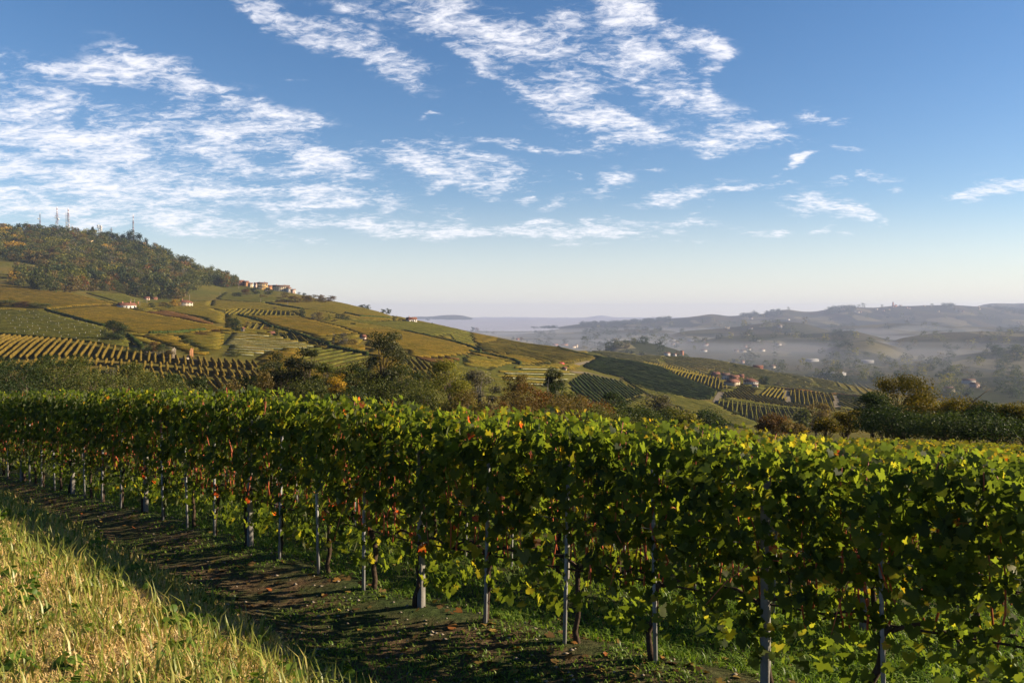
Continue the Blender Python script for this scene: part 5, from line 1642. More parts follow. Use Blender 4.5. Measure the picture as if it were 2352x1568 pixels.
# ------------------------------------------------------------------ houses, ruin, masts
M_ROOF = plain('roof_tiles', (.14, .062, .04), .85, .35, 1.2, .1, .3)
M_ROOFD = plain('roof_tiles_dark', (.10, .06, .045), .85, .3, 1.2, .1, .3)
M_WALL = {k: plain('wall_' + k, c, .9, .12, .8, .1) for k, c in {
    'white': (.48, .45, .41), 'cream': (.46, .38, .26), 'orange': (.45, .22, .10), 'ochre': (.40, .25, .08), 'pink': (.52, .36, .29),
    'grey': (.42, .40, .37), 'brick': (.33, .15, .09), 'stone': (.34, .28, .20), 'plaster': (.42, .37, .29)}.items()}
M_SHUT = plain('shutter', (.10, .075, .055), .7, .2, 3)
M_SHUTG = plain('shutter_grey', (.30, .30, .29), .7, .2, 3)
M_GLASS = plain('window_glass', (.03, .035, .04), .15, .1, 2, .6)
M_METAL = plain('galvanised', (.32, .32, .33), .5, .15, 2, .4)
M_RED = plain('mast_red', (.20, .06, .05), .6, .15, 1)
M_WHITE = plain('mast_white', (.62, .60, .57), .6, .1, 1)
M_WOODP = plain('pole_wood', (.25, .21, .17), .9, .2, 2)


def gable(L, W, H, rise, over=.45, hip=False):
    """walls (with gables) and a separate tiled roof, centred, long side along x"""
    a, b = L / 2, W / 2
    w = np.array([(-a, -b, -2.5), (a, -b, -2.5), (a, b, -2.5), (-a, b, -2.5), (-a, -b, H), (a, -b, H), (a, b, H), (-a, b, H), (-a, 0, H + rise * .93), (a, 0, H + rise * .93)])
    if hip: w[8:, 2] = H
    wf = [np.array([[0, 1, 5, 4], [2, 3, 7, 6]]), np.array([[1, 2, 6, 9, 5], [3, 0, 4, 8, 7]])]
    A, B = a + over, b + over
    k = over * rise / b
    i = b * .85 if hip else 0
    t = .22
    r = np.array([(-A, -B, H - k + .03), (A, -B, H - k + .03), (A, B, H - k + .03), (-A, B, H - k + .03), (-A + i, 0, H + rise + .03), (A - i, 0, H + rise + .03)])
    R2 = np.vstack([r, r + (0, 0, t)])
    rf = [np.array([[6, 7, 11, 10], [8, 9, 10, 11], [1, 0, 4, 5], [3, 2, 5, 4], [0, 1, 7, 6], [2, 3, 9, 8]]), np.array([[7, 8, 11], [9, 6, 10], [2, 1, 5], [0, 3, 4]]),
          np.array([[1, 2, 8, 7], [3, 0, 6, 9]])]
    return (w, wf), (R2, rf)


def window(parent, x, y, z, w, h, side, shut=None, name='window'):
    """framed pane a little proud of the wall; side: 'f' front (-y), 'r' right (+x), 'l' left"""
    s = Soup()
    f = .08
    if side == 'f':
        s.add(*box(x - w / 2, x + w / 2, y - .05, y + .05, z, z + h), 0)
        s.add(*box(x - w / 2 - f, x + w / 2 + f, y - .09, y + .02, z - .12, z), 1)
        if shut:
            for k in (-1, 1): s.add(*box(x + k * w * .78 - w * .25, x + k * w * .78 + w * .25, y - .08, y + .03, z, z + h), 1)
    else:
        k = 1 if side == 'r' else -1
        s.add(*box(x - .05, x + .05, y - w / 2, y + w / 2, z, z + h), 0)
        s.add(*box(x - .02 if k > 0 else x - .09, x + .09 if k > 0 else x + .02, y - w / 2 - f, y + w / 2 + f, z - .12, z), 1)
    return s.obj(name, [M_GLASS, shut or M_SHUT], parent)


def house(px, py, wpx, hpx, wall, label, cat='house', rot=0, depth=8.0, rise=.2, floors=2, nwin=4, roof=None, hip=False, chim=1, door=True, name='house', dmin=250, shut=None, balcony=False, group=None):
    """a house whose front is wpx wide and hpx high (to the eaves) in the photo"""
    p = hit(px, py, dmin)
    sc = p[1] / FPX
    L, H = wpx * sc / max(.5, math.cos(R(rot))), hpx * sc
    e = bpy.data.objects.new(name, None)
    COL.objects.link(e)
    e.location = p
    e.rotation_euler = (0, 0, math.atan2(-p[0], p[1]) + R(rot))
    rh = depth * rise
    (wv, wf), (rv, rf) = gable(L, depth, H, rh, .45, hip)
    mk('wall', wv, wf, M_WALL[wall], e)
    ro = mk('roof', rv, rf, roof or M_ROOF, e)
    for c in range(chim):
        x = L * (-.28 + .5 * c)
        s = Soup()
        s.add(*box(x - .35, x + .35, -.1 * depth - .3, -.1 * depth + .3, H + rh * .5, H + rh + 1.1))
        s.add(*box(x - .45, x + .45, -.1 * depth - .4, -.1 * depth + .4, H + rh + 1.1, H + rh + 1.3))
        s.obj('chimney', [M_WALL['brick']], ro)
    fh = H / floors
    for f in range(floors):
        for q in range(nwin):
            x = -L / 2 + L * (q + .5) / nwin
            if f == 0 and door and q == nwin // 2:
                s = Soup().add(*box(x - .55, x + .55, -depth / 2 - .06, -depth / 2 + .05, 0, min(2.2, fh * .8)))
                s.obj('door', [M_SHUT], e)
            else:
                window(e, x, -depth / 2, fh * f + fh * .32, min(1.1, L / nwin * .4), fh * .45, 'f', shut)
        window(e, L / 2, 0, fh * f + fh * .32, 1.0, fh * .45, 'r', None)
    if balcony:
        s = Soup()
        s.add(*box(-L * .4, L * .4, -depth / 2 - 1.2, -depth / 2 - .02, fh - .15, fh))
        for x in np.linspace(-L * .4, L * .4, 9): s.add(*box(x - .03, x + .03, -depth / 2 - 1.2, -depth / 2 - 1.14, fh, fh + .95))
        s.add(*box(-L * .4, L * .4, -depth / 2 - 1.22, -depth / 2 - 1.12, fh + .95, fh + 1.03))
        s.obj('balcony', [M_METAL], e)
    return tag(e, label, cat, group)


def build_houses():
    # white houses under the wood
    house(126.5, 308.3, 14, 3.4, 'white', 'long low white house with a red roof and chimneys between golden plots', rot=22, depth=9, floors=1, nwin=4, chim=3, rise=.22)
    house(185.5, 306.3, 11.5, 4.2, 'plaster', 'two storey white house with a red hip roof left of the field road', rot=14, depth=9, floors=2, nwin=4, chim=1, hip=True, rise=.26)
    house(146.8, 299.2, 4.5, 1.6, 'pink', 'small pink house half hidden at the wood edge', rot=10, depth=6, floors=1, nwin=2, chim=0)
    house(154.5, 299.0, 4.5, 1.2, 'brick', 'low brick shed with a red roof at the wood edge', rot=10, depth=5, floors=1, nwin=2, chim=0, cat='shed', name='shed')
    # the village on the ridge, left to right
    house(240, 285.2, 7.5, 4.4, 'brick', 'reddish house at the left end of the ridge village beside the trees', rot=10, floors=2, nwin=3, group=None)
    house(246.2, 285.6, 4, 4.0, 'orange', 'narrow orange house, second from the left in the ridge village', rot=12, floors=2, nwin=2, chim=0)
    house(250.5, 286.8, 4, 3.4, 'cream', 'small cream house below the orange one in the ridge village', rot=10, depth=7, floors=2, nwin=2, chim=1)
    house(255.6, 288.2, 2.6, 5.0, 'pink', 'tall narrow pink house left of the yellow villa', rot=8, depth=7, floors=3, nwin=1, chim=0, door=False)
    house(262.4, 289.2, 9.2, 5.8, 'ochre', 'yellow villa with balconies and grey shutters on the ridge', rot=8, depth=10, floors=2, nwin=4, chim=2, roof=M_ROOFD, shut=M_SHUTG, balcony=True)
    house(269.8, 288.6, 5.8, 3.0, 'orange', 'low orange barn between the yellow villa and the long cream house', 'barn', rot=6, depth=10, floors=1, nwin=3, chim=0, name='barn')
    house(281.2, 288.8, 16.2, 4.6, 'cream', 'long cream farmhouse with a dark roof in the ridge village', rot=4, depth=11, floors=2, nwin=8, chim=2, roof=M_ROOFD)
    house(288.6, 289.8, 3.4, 4.0, 'white', 'white gabled annex at the right end of the long cream house', rot=30, depth=7, floors=2, nwin=1, chim=0)
    house(293.0, 289.9, 4.6, 3.4, 'pink', 'pale pink box house, last on the right of the ridge village', rot=6, depth=7, floors=1, nwin=2, chim=0, rise=.12)
    house(267, 291, 5, 1.4, 'grey', 'low grey terrace wall below the yellow villa', 'wall', rot=5, depth=2, floors=1, nwin=3, chim=0, rise=.08, name='terrace_building')
    # white house on the skyline, field huts
    house(411.5, 321.6, 9, 2.9, 'white', 'white house with red roofs and an open porch on the skyline', rot=12, depth=9, floors=1, nwin=4, chim=1)
    house(408.2, 321.8, 3, 2.5, 'white', 'small white annex with a hipped roof beside the skyline house', rot=18, depth=6, floors=1, nwin=1, chim=0, hip=True)
    house(242.6, 332.6, 1.5, 4.4, 'white', 'small white field hut beside the dark tall tree', 'hut', rot=20, depth=3, floors=1, nwin=1, chim=0, name='field_hut')
    house(271, 334, 5, 1.3, 'brick', 'red roofed field shed in the ribbed olive plot', 'shed', rot=15, depth=4, floors=1, nwin=2, chim=0, name='shed')
    house(363.0, 339.7, 3.4, 3.6, 'pink', 'small pink field house left of the tall poplar top', rot=20, depth=5, floors=2, nwin=1, chim=0)
    house(517.7, 340, 3.2, 2.2, 'brick', 'small red tower house standing on the descending skyline', rot=10, depth=6, floors=2, nwin=2, chim=0, hip=True)
    house(564.6, 369.4, 2.6, 1.9, 'plaster', 'small field shed right of the white striped plot', 'shed', rot=20, depth=3, floors=1, nwin=1, chim=0, name='shed')
    # houses along the second ridge
    house(555, 345.2, 6, 1.4, 'brick', 'long brick farm building, left end of the ridge hamlet', 'barn', rot=5, floors=1, nwin=3, chim=0, name='barn')
    house(564.5, 345.2, 7, 1.3, 'orange', 'long red roofed farm building in the ridge hamlet', 'barn', rot=4, floors=1, nwin=4, chim=0, name='barn')
    house(573.3, 347.6, 4.2, 1.7, 'cream', 'cream gabled house in the ridge hamlet', rot=40, depth=8, floors=1, nwin=2, chim=0)
    house(576.6, 347.2, 2.4, 3.0, 'cream', 'tall cream house at the right of the ridge hamlet', rot=20, depth=6, floors=2, nwin=1, chim=0)
    house(667, 355.3, 5.6, 2.6, 'white', 'white house with a red roof on the second ridge by the lane', rot=12, depth=9, floors=2, nwin=3, chim=1)
    house(674.6, 355.6, 3, 2, 'white', 'small white house right of the one by the lane', rot=14, depth=7, floors=1, nwin=2, chim=0)
    house(682, 354.2, 3, 3.6, 'brick', 'brick tower house at the right of the second ridge hamlet', rot=14, depth=6, floors=3, nwin=1, chim=0)
    house(742.3, 362.5, 3.4, 2.0, 'pink', 'lone pink house among trees on the second ridge', rot=16, depth=8, floors=2, nwin=2, chim=0)
    house(758, 368.2, 9, 1.9, 'brick', 'long brick barn in the striped plots of the second ridge', 'barn', rot=6, depth=9, floors=1, nwin=4, chim=0, name='barn')
    # farm hamlet above the dark rows
    house(715.8, 376.6, 7, 3.0, 'brick', 'dark brick house at the left of the farm hamlet', rot=8, depth=10, floors=2, nwin=4, chim=2)
    house(725.3, 378.6, 8, 4.2, 'white', 'white house with dark windows in the farm hamlet', rot=6, depth=9, floors=2, nwin=5, chim=1, roof=M_ROOFD)
    house(734.2, 379.6, 9, 3.0, 'orange', 'orange farmhouse with a red roof in the farm hamlet', rot=8, depth=10, floors=2, nwin=4, chim=1)
    house(741.5, 378.0, 4, 2.6, 'brick', 'narrow red house behind the orange farmhouse', rot=8, depth=8, floors=2, nwin=2, chim=0)
    house(732.0, 385.0, 7, 3.8, 'stone', 'old stone barn with a gable in front of the farm hamlet', 'barn', rot=62, depth=9, floors=2, nwin=2, chim=0, name='barn')
    house(736.8, 382.2, 5, 2.6, 'plaster', 'small plastered barn behind the stone one', 'barn', rot=8, depth=7, floors=1, nwin=2, chim=0, name='barn')
    house(750.6, 384.6, 13, 4.0, 'white', 'white villa with a low red hip roof at the right of the hamlet', rot=6, depth=12, floors=2, nwin=6, chim=1, hip=True, rise=.2)
    house(755, 387.6, 5, 3.2, 'white', 'white garage block below the villa', 'garage', rot=8, depth=5, floors=1, nwin=2, chim=0, rise=.06, name='garage')
    # the ruin: a broken wall with an arch, a brick pillar and a heap of stone
    p = hit(190, 358.6, 200); u = p[1] / FPX
    e = bpy.data.objects.new('ruin', None); COL.objects.link(e); e.location = p
    e.rotation_euler = (0, 0, math.atan2(-p[0], p[1]))
    r = np.random.default_rng(3)

    def ragged(x0, x1, y0, y1, top, n=8):
        s = Soup(); xs = np.linspace(x0, x1, n + 1)
        for i in range(n):
            s.add(*box(xs[i], xs[i + 1] - .002, y0 + r.uniform(0, .04), y1, -1, top * (1 - .16 * r.random()) - (.1 * top if i == 0 else 0)))
        return s
    ragged(-3.0 * u, 0.6 * u, -.3, .35, 4.2 * u, 7).obj('low_wall', [M_WALL['brick']], e)
    s = ragged(-.4 * u, 3.0 * u, -.9, .2, 11.5 * u, 5); s.obj('pillar', [M_WALL['orange']], e)
    s = ragged(-17 * u, -13.6 * u, .4, 1.5, 12.0 * u, 5); s.add(*box(-13.5 * u, -13.1 * u, .3, 3.4, -1, 10.5 * u)); s.obj('broken_wall', [M_WALL['stone']], e)
    s = ragged(-36 * u, -17.2 * u, 1.5, 2.2, 8.5 * u, 14); s.obj('back_wall', [plain('ivy', (.05, .045, .02), .9, .5, 1.2)], e)
    s = Soup().add(*box(-23 * u, -15.6 * u, 1.0, 1.4, 11.4 * u, 12 * u)); s.obj('beam', [M_SHUT], e)
    s = Soup()
    for i in range(40):
        q = r.uniform(.2, .55); x, y = r.normal(-3.2 * u, 1.6 * u), r.uniform(-3.2, -1.4)
        s.add(*box(x - q, x + q, y - q * .7, y + q * .7, -.4, r.uniform(.15, .75)))
    s.obj('rubble', [M_WALL['plaster']], e)
    tag(e, 'ruined farmhouse with a broken wall, an orange brick pillar and rubble in the vines', 'ruin')
    # red car of the workers on the field track
    p = hit(561.5, 364.6, 250)
    e = bpy.data.objects.new('red_van', None); COL.objects.link(e); e.location = p + (0, 0, .05); e.rotation_euler = (0, 0, .5)
    prof = [(-2.1, .35), (2.1, .35), (2.1, .95), (1.75, 1.15), (1.2, 1.85), (-1.9, 1.9), (-2.1, 1.6)]
    V = np.array([(x, y, z) for y in (-.85, .85) for x, z in prof]); n = len(prof)
    body = mk('body', V, [np.array([[i, (i + 1) % n, n + (i + 1) % n, n + i] for i in range(n)]), np.array([list(range(n))[::-1], [n + i for i in range(n)]])], plain('van_red', (.55, .03, .02), .4, .1, 2, .5), e)
    mk('window', *box(-1.5, 1.2, -.87, .87, 1.2, 1.65), M_GLASS, e)
    for x in (-1.3, 1.3):
        for y in (-.8, .8): mk('wheel', *tube([(x, y - .1, .32), (x, y + .1, .32)], .34, 12), plain('tyre', (.02, .02, .02)), e)
    tag(e, 'small bright red van parked on the track above the white striped plot', 'van')
    # utility poles
    for px, fy, ty, lab in ((131, 306.2, 298.3, 'first pale pole, right of the long white house'), (134.6, 306.5, 298.4, 'second pale pole, right of the long white house'), (139.8, 306.6, 299.8, 'third pale pole, right of the long white house'), (147, 304.5, 299, 'pale pole near the wood edge left of the golden tree'),
                            (189.5, 303, 294.3, 'tall pole behind the two storey white house'), (220, 296, 291.5, 'pole on the green slope left of the village'), (238.7, 288.8, 284.5, 'pole below the left houses of the village'), (260.7, 302.6, 298, 'pole at the lane under the village'),
                            (287.7, 306, 301.5, 'pole in the olive plot under the bank'), (700.3, 374.4, 370, 'pole left of the farm hamlet'), (729.5, 373.5, 367.2, 'dark pole behind the farm hamlet'), (658, 355.6, 351.4, 'pole at the end of the dark lane'), (707, 371, 367, 'thin pole on the ribbed slope')):
        p = hit(px, fy, 250)
        h = (fy - ty) * p[1] / FPX
        s = Soup()
        s.add(*tube([(0, 0, -.5), (0, 0, h * .5), (0, 0, h)], [.2, .17, .13], 6))
        s.add(*box(-.8, .8, -.06, .06, h * .93, h * .95))
        o = s.obj('utility_pole', [M_WOODP]); o.location = p
        tag(o, lab, 'pole')


def mast(px, top, foot, wpx, label, red=0.0, dishes=(), tiers=10, bars=(), name='radio_mast', slim=1.0):
    d = float(hit(px, np.interp(px, [0, 60, 100, 150], [232, 234.5, 240.5, 251.5]), 600)[1])
    x = (px - CX) / FPX * d
    z0 = float(land_z(x, d)); z1 = zy(top, d)
    H = z1 - z0; u = d / FPX
    e = bpy.data.objects.new(name, None); COL.objects.link(e); e.location = (x, d, z0)
    w0, w1 = wpx * u * .5, wpx * u * .22
    s = Soup()
    zs = np.linspace(0, H * (1 - .22 * bool(red)), tiers + 1)
    wd = lambda z: w0 + (w1 - w0) * z / H
    c4 = ((-1, -1), (1, -1), (1, 1), (-1, 1))
    th = .16 * slim
    for i in range(tiers):
        m = 1 if (i // 2) % 2 and red else 0
        for j in range(4):
            a, b = c4[j], c4[(j + 1) % 4]
            A0, A1 = np.array((a[0] * wd(zs[i]), a[1] * wd(zs[i]), zs[i])), np.array((a[0] * wd(zs[i + 1]), a[1] * wd(zs[i + 1]), zs[i + 1]))
            B1 = np.array((b[0] * wd(zs[i + 1]), b[1] * wd(zs[i + 1]), zs[i + 1]))
            s.add(*tube([A0, A1], th, 4), m); s.add(*tube([A0, B1], th * .6, 3), m); s.add(*tube([A1, B1], th * .6, 3), m)
    s.obj('lattice', [M_METAL, M_RED], e)
    if red:
        s = Soup(); n = 4
        zz = np.linspace(H * .78, H, n + 1)
        for i in range(n): s.add(*tube([(0, 0, zz[i]), (0, 0, zz[i + 1])], w1 * .8, 6), (i + 1) % 2)
        s.obj('antenna', [M_WHITE, M_RED], e)
    for fx, fy, rr in dishes:                             # drum dishes: offset in pixels, height, radius
        z = zy(fy, d) - z0; X = (fx - px) * u
        s = Soup()
        s.add(*tube([(X, -w0 - .9, z), (X, -w0 - .5, z), (X, -w0, z)], [rr * u, rr * u * .95, rr * u * .5], 12), 0)
        s.add(*tube([(0, 0, z), (X, -w0, z)], .09, 4), 1)
        s.obj('dish', [M_WHITE, M_METAL], e)
    for fy, wp in bars:
        z = zy(fy, d) - z0
        s = Soup()
        s.add(*box(-wp * u, wp * u, -.2, .2, z - .12, z + .12), 0)
        for X in np.linspace(-wp * u, wp * u, 5): s.add(*box(X - .12, X + .12, -.5, -.25, z - 1.0, z + 1.0), 0)
        s.obj('antenna_bar', [M_METAL], e)
    return tag(e, label, 'mast')


def build_masts():
    mast(40, 212.4, 226, 1.1, 'slim radio mast at the left with a white dish at its side', .0001, [(39.0, 218.5, .75), (40.6, 225, .8)], 10, [(215.6, .5)])
    mast(57, 206.6, 226, 2.0, 'tall radio mast with a round antenna platform and a red rimmed dish', .0001, [(59, 219, 1.1), (57.8, 213, .6), (56.5, 223.5, .6), (55.8, 217.5, .5)], 12, [(215.5, 1.9), (216.8, 1.9), (217.8, 1.6), (222, 1.4)])
    mast(68.2, 208, 231, 2.3, 'tallest lattice mast with a red and white tip, covered with drum dishes', .0001, [(67.3, 222.5, .6), (69.8, 224.8, .7), (67.6, 225.5, .6), (69.6, 226.8, .7), (66.8, 229.5, .8), (70, 221, .5)], 16, [(213, 1.0), (215, 1.2), (217.2, 1.1), (219, 1.2)])
    mast(66, 211.8, 230, .5, 'thin guyed pole standing just left of the tallest mast', .0, [], 12, [], 'antenna_pole', .6)
    mast(72, 223.8, 231, .8, 'short mast right of the tallest one', .0001, [], 7)
    mast(83.2, 229.3, 234, .9, 'short red and white antenna among the treetops', .0001, [], 4)
    mast(99.2, 224.5, 233, 2.0, 'squat tower with a stack of big white drum dishes', .0, [(98.6, 225.6, 1.0), (98.4, 227.6, .7), (100.3, 228, .7), (99.6, 230, .8)], 8)
    mast(101.4, 225.2, 233, 1.6, 'second squat tower beside it, white drums facing right', .0, [(101.4, 226, 1.0), (101.9, 227.6, 1.0), (101.8, 229.2, 1.0), (101.2, 230.6, .8)], 8)
    mast(111.2, 227.2, 235, .8, 'small antenna mast with cross bars among the trees', .0, [(112, 229, .4)], 6, [(229.2, 2.0), (230.2, 1.2)])
    mast(133.2, 214.3, 236, 1.5, 'red and white mast standing alone right of the others', .0001, [(133.6, 229, .4), (134, 231.5, .6)], 15, [(221, .6), (223, .6), (225, .6)])
    # pale rock faces under the hilltop
    for k, (x0, x1, y0, y1, lab) in enumerate(((57, 66, 239, 242, 'left pale rock face, under the tallest masts'), (88, 98, 239.6, 242.4, 'pale rock face under the dish towers, left piece'), (98, 112, 240, 243, 'pale rock face under the dish towers, right piece'), (131, 148, 241.5, 246, 'largest pale rock face, under the lone red and white mast'), (156, 164, 252, 254.5, 'small pale rock face farther down the ridge'))):
        r = np.random.default_rng(k)
        n = 26
        xs = np.linspace(x0, x1, n)
        A = np.array([hit(x, (y0 + y1) / 2 + 2, 700) for x in xs]); A[:, 1] -= 6
        m = 7
        V = np.zeros((n, m, 3))
        for j in range(m):
            f = j / (m - 1)
            V[:, j, 0] = A[:, 0] + r.normal(0, .8, n)
            V[:, j, 1] = A[:, 1] - 9 + f * 9 + r.normal(0, .9, n)
            lo = zy(y1 + 1.2, A[:, 1]); hi = zy(y0 + .8 * r.random(n), A[:, 1])
            V[:, j, 2] = lo + (hi - lo) * f + r.normal(0, .5, n) - (2.0 * (np.abs(np.linspace(-1, 1, n)) > .93))
        o = mk('rock_face', V.reshape(-1, 3), grid_faces(n, m)[:, ::-1], M_ROCK)
        tag(o, lab, 'rock')


def build_lines():
    lines = [([(45, 311), (60, 315), (80, 320.5), (103, 327)], 'dark hedge line between the young plot and the golden plot'), ([(128, 337), (136, 344), (142, 350)], 'dark hedge line running down to the ruin'),
             ([(239, 316.3), (252, 319.8), (263, 323), (272, 328)], 'dark hedge line left of the big golden plot'), ([(275, 328.6), (290, 333), (305, 338), (318, 343), (330, 346.3)], 'dark hedge line above the netted plot'),
             ([(405, 332), (430, 337.2), (450, 342), (470, 347.5), (480, 352)], 'dark hedge line across the wide gold slope'), ([(432, 324.3), (460, 329), (480, 333.2), (507, 339.2), (530, 343.5), (560, 349.5), (590, 356), (604, 358.4)], 'long dark hedge line along the descending ridge'),
             ([(469, 352.4), (490, 356), (513, 361), (520, 364.6)], 'dark hedge line above the striped plots'), ([(266, 303.6), (285, 306.4), (301, 309.4)], 'dark hedge line under the village bank'), ([(150, 335), (175, 334.6), (205, 331.5)], 'dark hedge line under the golden plot'),
             ([(329, 348.6), (348, 352), (367, 355.8)], 'dark hedge line beside the tall poplar'), ([(345, 313.5), (360, 317), (390, 319)], 'thin dark hedge line under the skyline plot'), ([(771, 388.6), (800, 391.2), (835, 394.6), (866, 398)], 'rusty hedge line right of the hamlet')]
    for k, (L, lab) in enumerate(lines):
        W = np.array([hit(x, y, 220) for x, y in L])
        t = np.linspace(0, 1, 60) * (len(W) - 1)
        P = np.column_stack([np.interp(t, np.arange(len(W)), W[:, i]) for i in range(3)])
        P[:, 2] = land_z(P[:, 0], P[:, 1])
        V, F, tt = hedge(P, 2.6, 1.15, .3, k)
        tag(mk('hedgerow', V, F, HM['rust' if k == 11 else 'dark'], tint=tt), lab, 'hedge')
    m = plain('track_earth', (.115, .092, .055), .95, .3, .4)
    for L, w in (([(193, 305.6), (205, 304.6), (222, 303.2), (240, 303.4)], 2.4), ([(605, 358), (590, 361.5), (576, 364.4), (560, 364.9), (545, 363.6)], 2.2), ([(572, 372), (590, 373), (606, 377), (620, 381)], 2.0), ([(716, 402), (718, 397), (722, 391), (727, 388)], 2.2), ([(136, 346), (150, 352.5), (170, 358.6), (200, 360.5)], 1.8), ([(785, 390), (788, 402)], 2.4), ([(832, 394.5), (838, 408)], 2.4)):
        W = np.array([hit(x, y, 220) for x, y in L])
        t = np.linspace(0, 1, 50) * (len(W) - 1)
        P = np.column_stack([np.interp(t, np.arange(len(W)), W[:, i]) for i in range(2)])
        T = np.gradient(P, axis=0); T /= np.linalg.norm(T, axis=1)[:, None] + 1e-9
        N_ = np.stack([-T[:, 1], T[:, 0]], 1)
        V = np.stack([np.column_stack([q, land_z(q[:, 0], q[:, 1]) + .25]) for q in (P - N_ * w, P, P + N_ * w)], 1)
        tag(mk('field_track', V.reshape(-1, 3), grid_faces(50, 3)[:, ::-1], m), kind='structure')


M_ROCK = plain('pale_rock', (.62, .47, .28), .95, .3, .35, .1, .6)
build_houses()
build_masts()
build_lines()


# ------------------------------------------------------------------ the misty valley
def build_valley():
    r = np.random.default_rng(91)
    prot = [tree_mesh(1700 + k, 12., 11., 260, 1.5, c, s, None, low=.08, nclump=18, sides=3, spread=1.3) for k, (c, s) in enumerate((('green', 'round'), ('dark', 'round'), ('grey', 'round'), ('yellow', 'round'), ('dark', 'cone'), ('green', 'column')))]
    zones = [((750, 1030), (357, 384), 95, (1.0, 1.7)), ((930, 1030), (384, 398), 22, (.8, 1.2)), ((860, 965), (366, 392), 26, (.8, 1.3)), ((560, 700), (342, 350), 20, (.9, 1.3)), ((780, 1030), (335, 356), 45, (1.2, 1.9)), ((560, 800), (324, 345), 45, (1.5, 2.4)), ((700, 1030), (306, 330), 50, (1.6, 2.6))]
    sp = ['green', 'dark green', 'greyish', 'pale green', 'pointed dark', 'upright green']
    n = 0
    for (x0, x1), (y0, y1), m, (s0, s1) in zones:
        c = 0
        while c < m:
            px, py = r.uniform(x0, x1), r.uniform(y0, y1)
            p = hit(px, py, 850)
            if abs(to_px(p)[1] - py) > 1.5 or p[1] < 1150: continue
            if fbm(p[0] / 160, p[1] / 160, 2, 6) < -.1: continue
            k = int(r.choice(6, p=[.35, .28, .14, .12, .03, .08]))
            s = r.uniform(s0, s1) * min(1.4, .8 + p[1] / 6000)
            plant_tree('valley_tree', prot[k], p - (0, 0, .5), 'hazy %s tree %s' % (sp[k], 'on the valley floor' if p[2] < -118 else 'on the misty hills beyond the valley'), 'tree', 'hazy %s trees %s' % (sp[k], 'of the valley floor' if p[2] < -118 else 'of the far hills'), r.uniform(0, 6), (s * 1.1, s * 1.1, s), parts=False)
            c += 1; n += 1
    # woods that read as one mass: lines along streams, hill tops, the far crest
    bulk = Soup()
    data = []
    for t, c in prot[:3]:
        v = np.empty(len(c.vertices) * 3, np.float32); c.vertices.foreach_get('co', v)
        li = np.empty(len(c.loops), np.int32); c.loops.foreach_get('vertex_index', li)
        tv = np.empty(len(c.vertices), np.float32); c.attributes['tint'].data.foreach_get('value', tv)
        data.append((v.reshape(-1, 3), li.reshape(-1, 4), tv))
    cnt = 0
    while cnt < 1500:
        px = r.uniform(520, 1040)
        mode = r.random()
        if mode < .40:
            d = r.uniform(7000, 7700)
        elif mode < .72:
            d = r.uniform(2300, 6000)
        else:
            d = r.uniform(1250, 2600)
        x = (px - CX) / FPX * d
        z = float(land_z(x, d))
        thr = .12 if mode < .40 else .22
        if fbm(x / (d * .045), d / (d * .06) + px / 40, 3, 44) < thr: continue
        v, f, t = data[int(r.integers(0, 3))]
        s = r.uniform(.8, 1.4) * min(1.9, .75 + d / 5200)
        bulk.add(v[: len(v) // 2 // 4 * 4] * (s * 1.4, s * 1.4, s) + (x, d, z - .5), f[: len(v) // 2 // 4], 0, t[: len(v) // 2 // 4 * 4])
        cnt += 1
    o = bulk.obj('distant_woods', [TM['dark']])
    tag(o, 'dark wooded patches and tree lines on the hazy hills and along the valley', 'woods', kind='stuff')
    # houses of the valley
    M_DULL = {k: plain('dull_wall_' + k, c, .9, .15, .2, .1) for k, c in {'cream': (.30, .25, .19), 'white': (.34, .32, .29), 'pink': (.28, .20, .17), 'grey': (.22, .22, .22)}.items()}  # wall colours duller than on the nearer houses
    hm = []
    for k, (L, W, H, wl) in enumerate(((16, 9, 6, 'cream'), (22, 10, 6, 'white'), (14, 9, 7, 'pink'), (34, 15, 6, 'grey'), (44, 18, 6, 'grey'))):
        (wv, wf), (rv, rf) = gable(L, W, H, W * (.28 if k < 3 else .08), .5)
        s = Soup().add(wv, wf, 0).add(rv, rf, 1)
        hm.append(s.mesh('valley_house', [M_DULL[wl], M_ROOFD if k < 3 else M_DULL['grey']]))
    kinds = ['cream house with a tiled roof', 'white house with a tiled roof', 'pink house with a tiled roof', 'pale long works building', 'long grey works building']
    spots = [((605, 690), (338, 347), 9, 5), ((690, 760), (333, 352), 9, 5), ((740, 800), (343, 352), 5, 3), ((770, 1020), (360, 378), 5, 5), ((700, 800), (318, 330), 5, 3), ((930, 1020), (383, 392), 3, 3), ((880, 1000), (304, 312), 14, 3), ((840, 880), (308, 313), 5, 3)]
    for (x0, x1), (y0, y1), m, nk in spots:
        for i in range(m):
            px, py = r.uniform(x0, x1), r.uniform(y0, y1)
            p = hit(px, py, 1100)
            if p[1] < (2250 if y1 < 353 else 1200): continue
            k = int(r.integers(0, nk))
            far = p[1] > 5500
            o = link('valley_house', hm[k], None, p, r.uniform(-.4, .7), 1.0 if not far else 1.35)
            where = 'in the misty valley town' if p[2] < -110 else 'on the distant hill crest' if far else 'on the misty hillside beyond the valley'
            tag(o, 'far off ' + kinds[k] + ' ' + where, 'house' if k < 3 else 'works hall', 'far off ' + kinds[k] + ' ' + where)
    # the bell tower of the hill town, and the small castle
    p = hit(893, 306.5, 6000); u = p[1] / FPX
    e = bpy.data.objects.new('church', None); COL.objects.link(e); e.location = p
    s = Soup(); w = .55 * u
    s.add(*box(-w, w, -w, w, -2, 4.0 * u)); s.obj('bell_tower', [M_WALL['brick']], e)
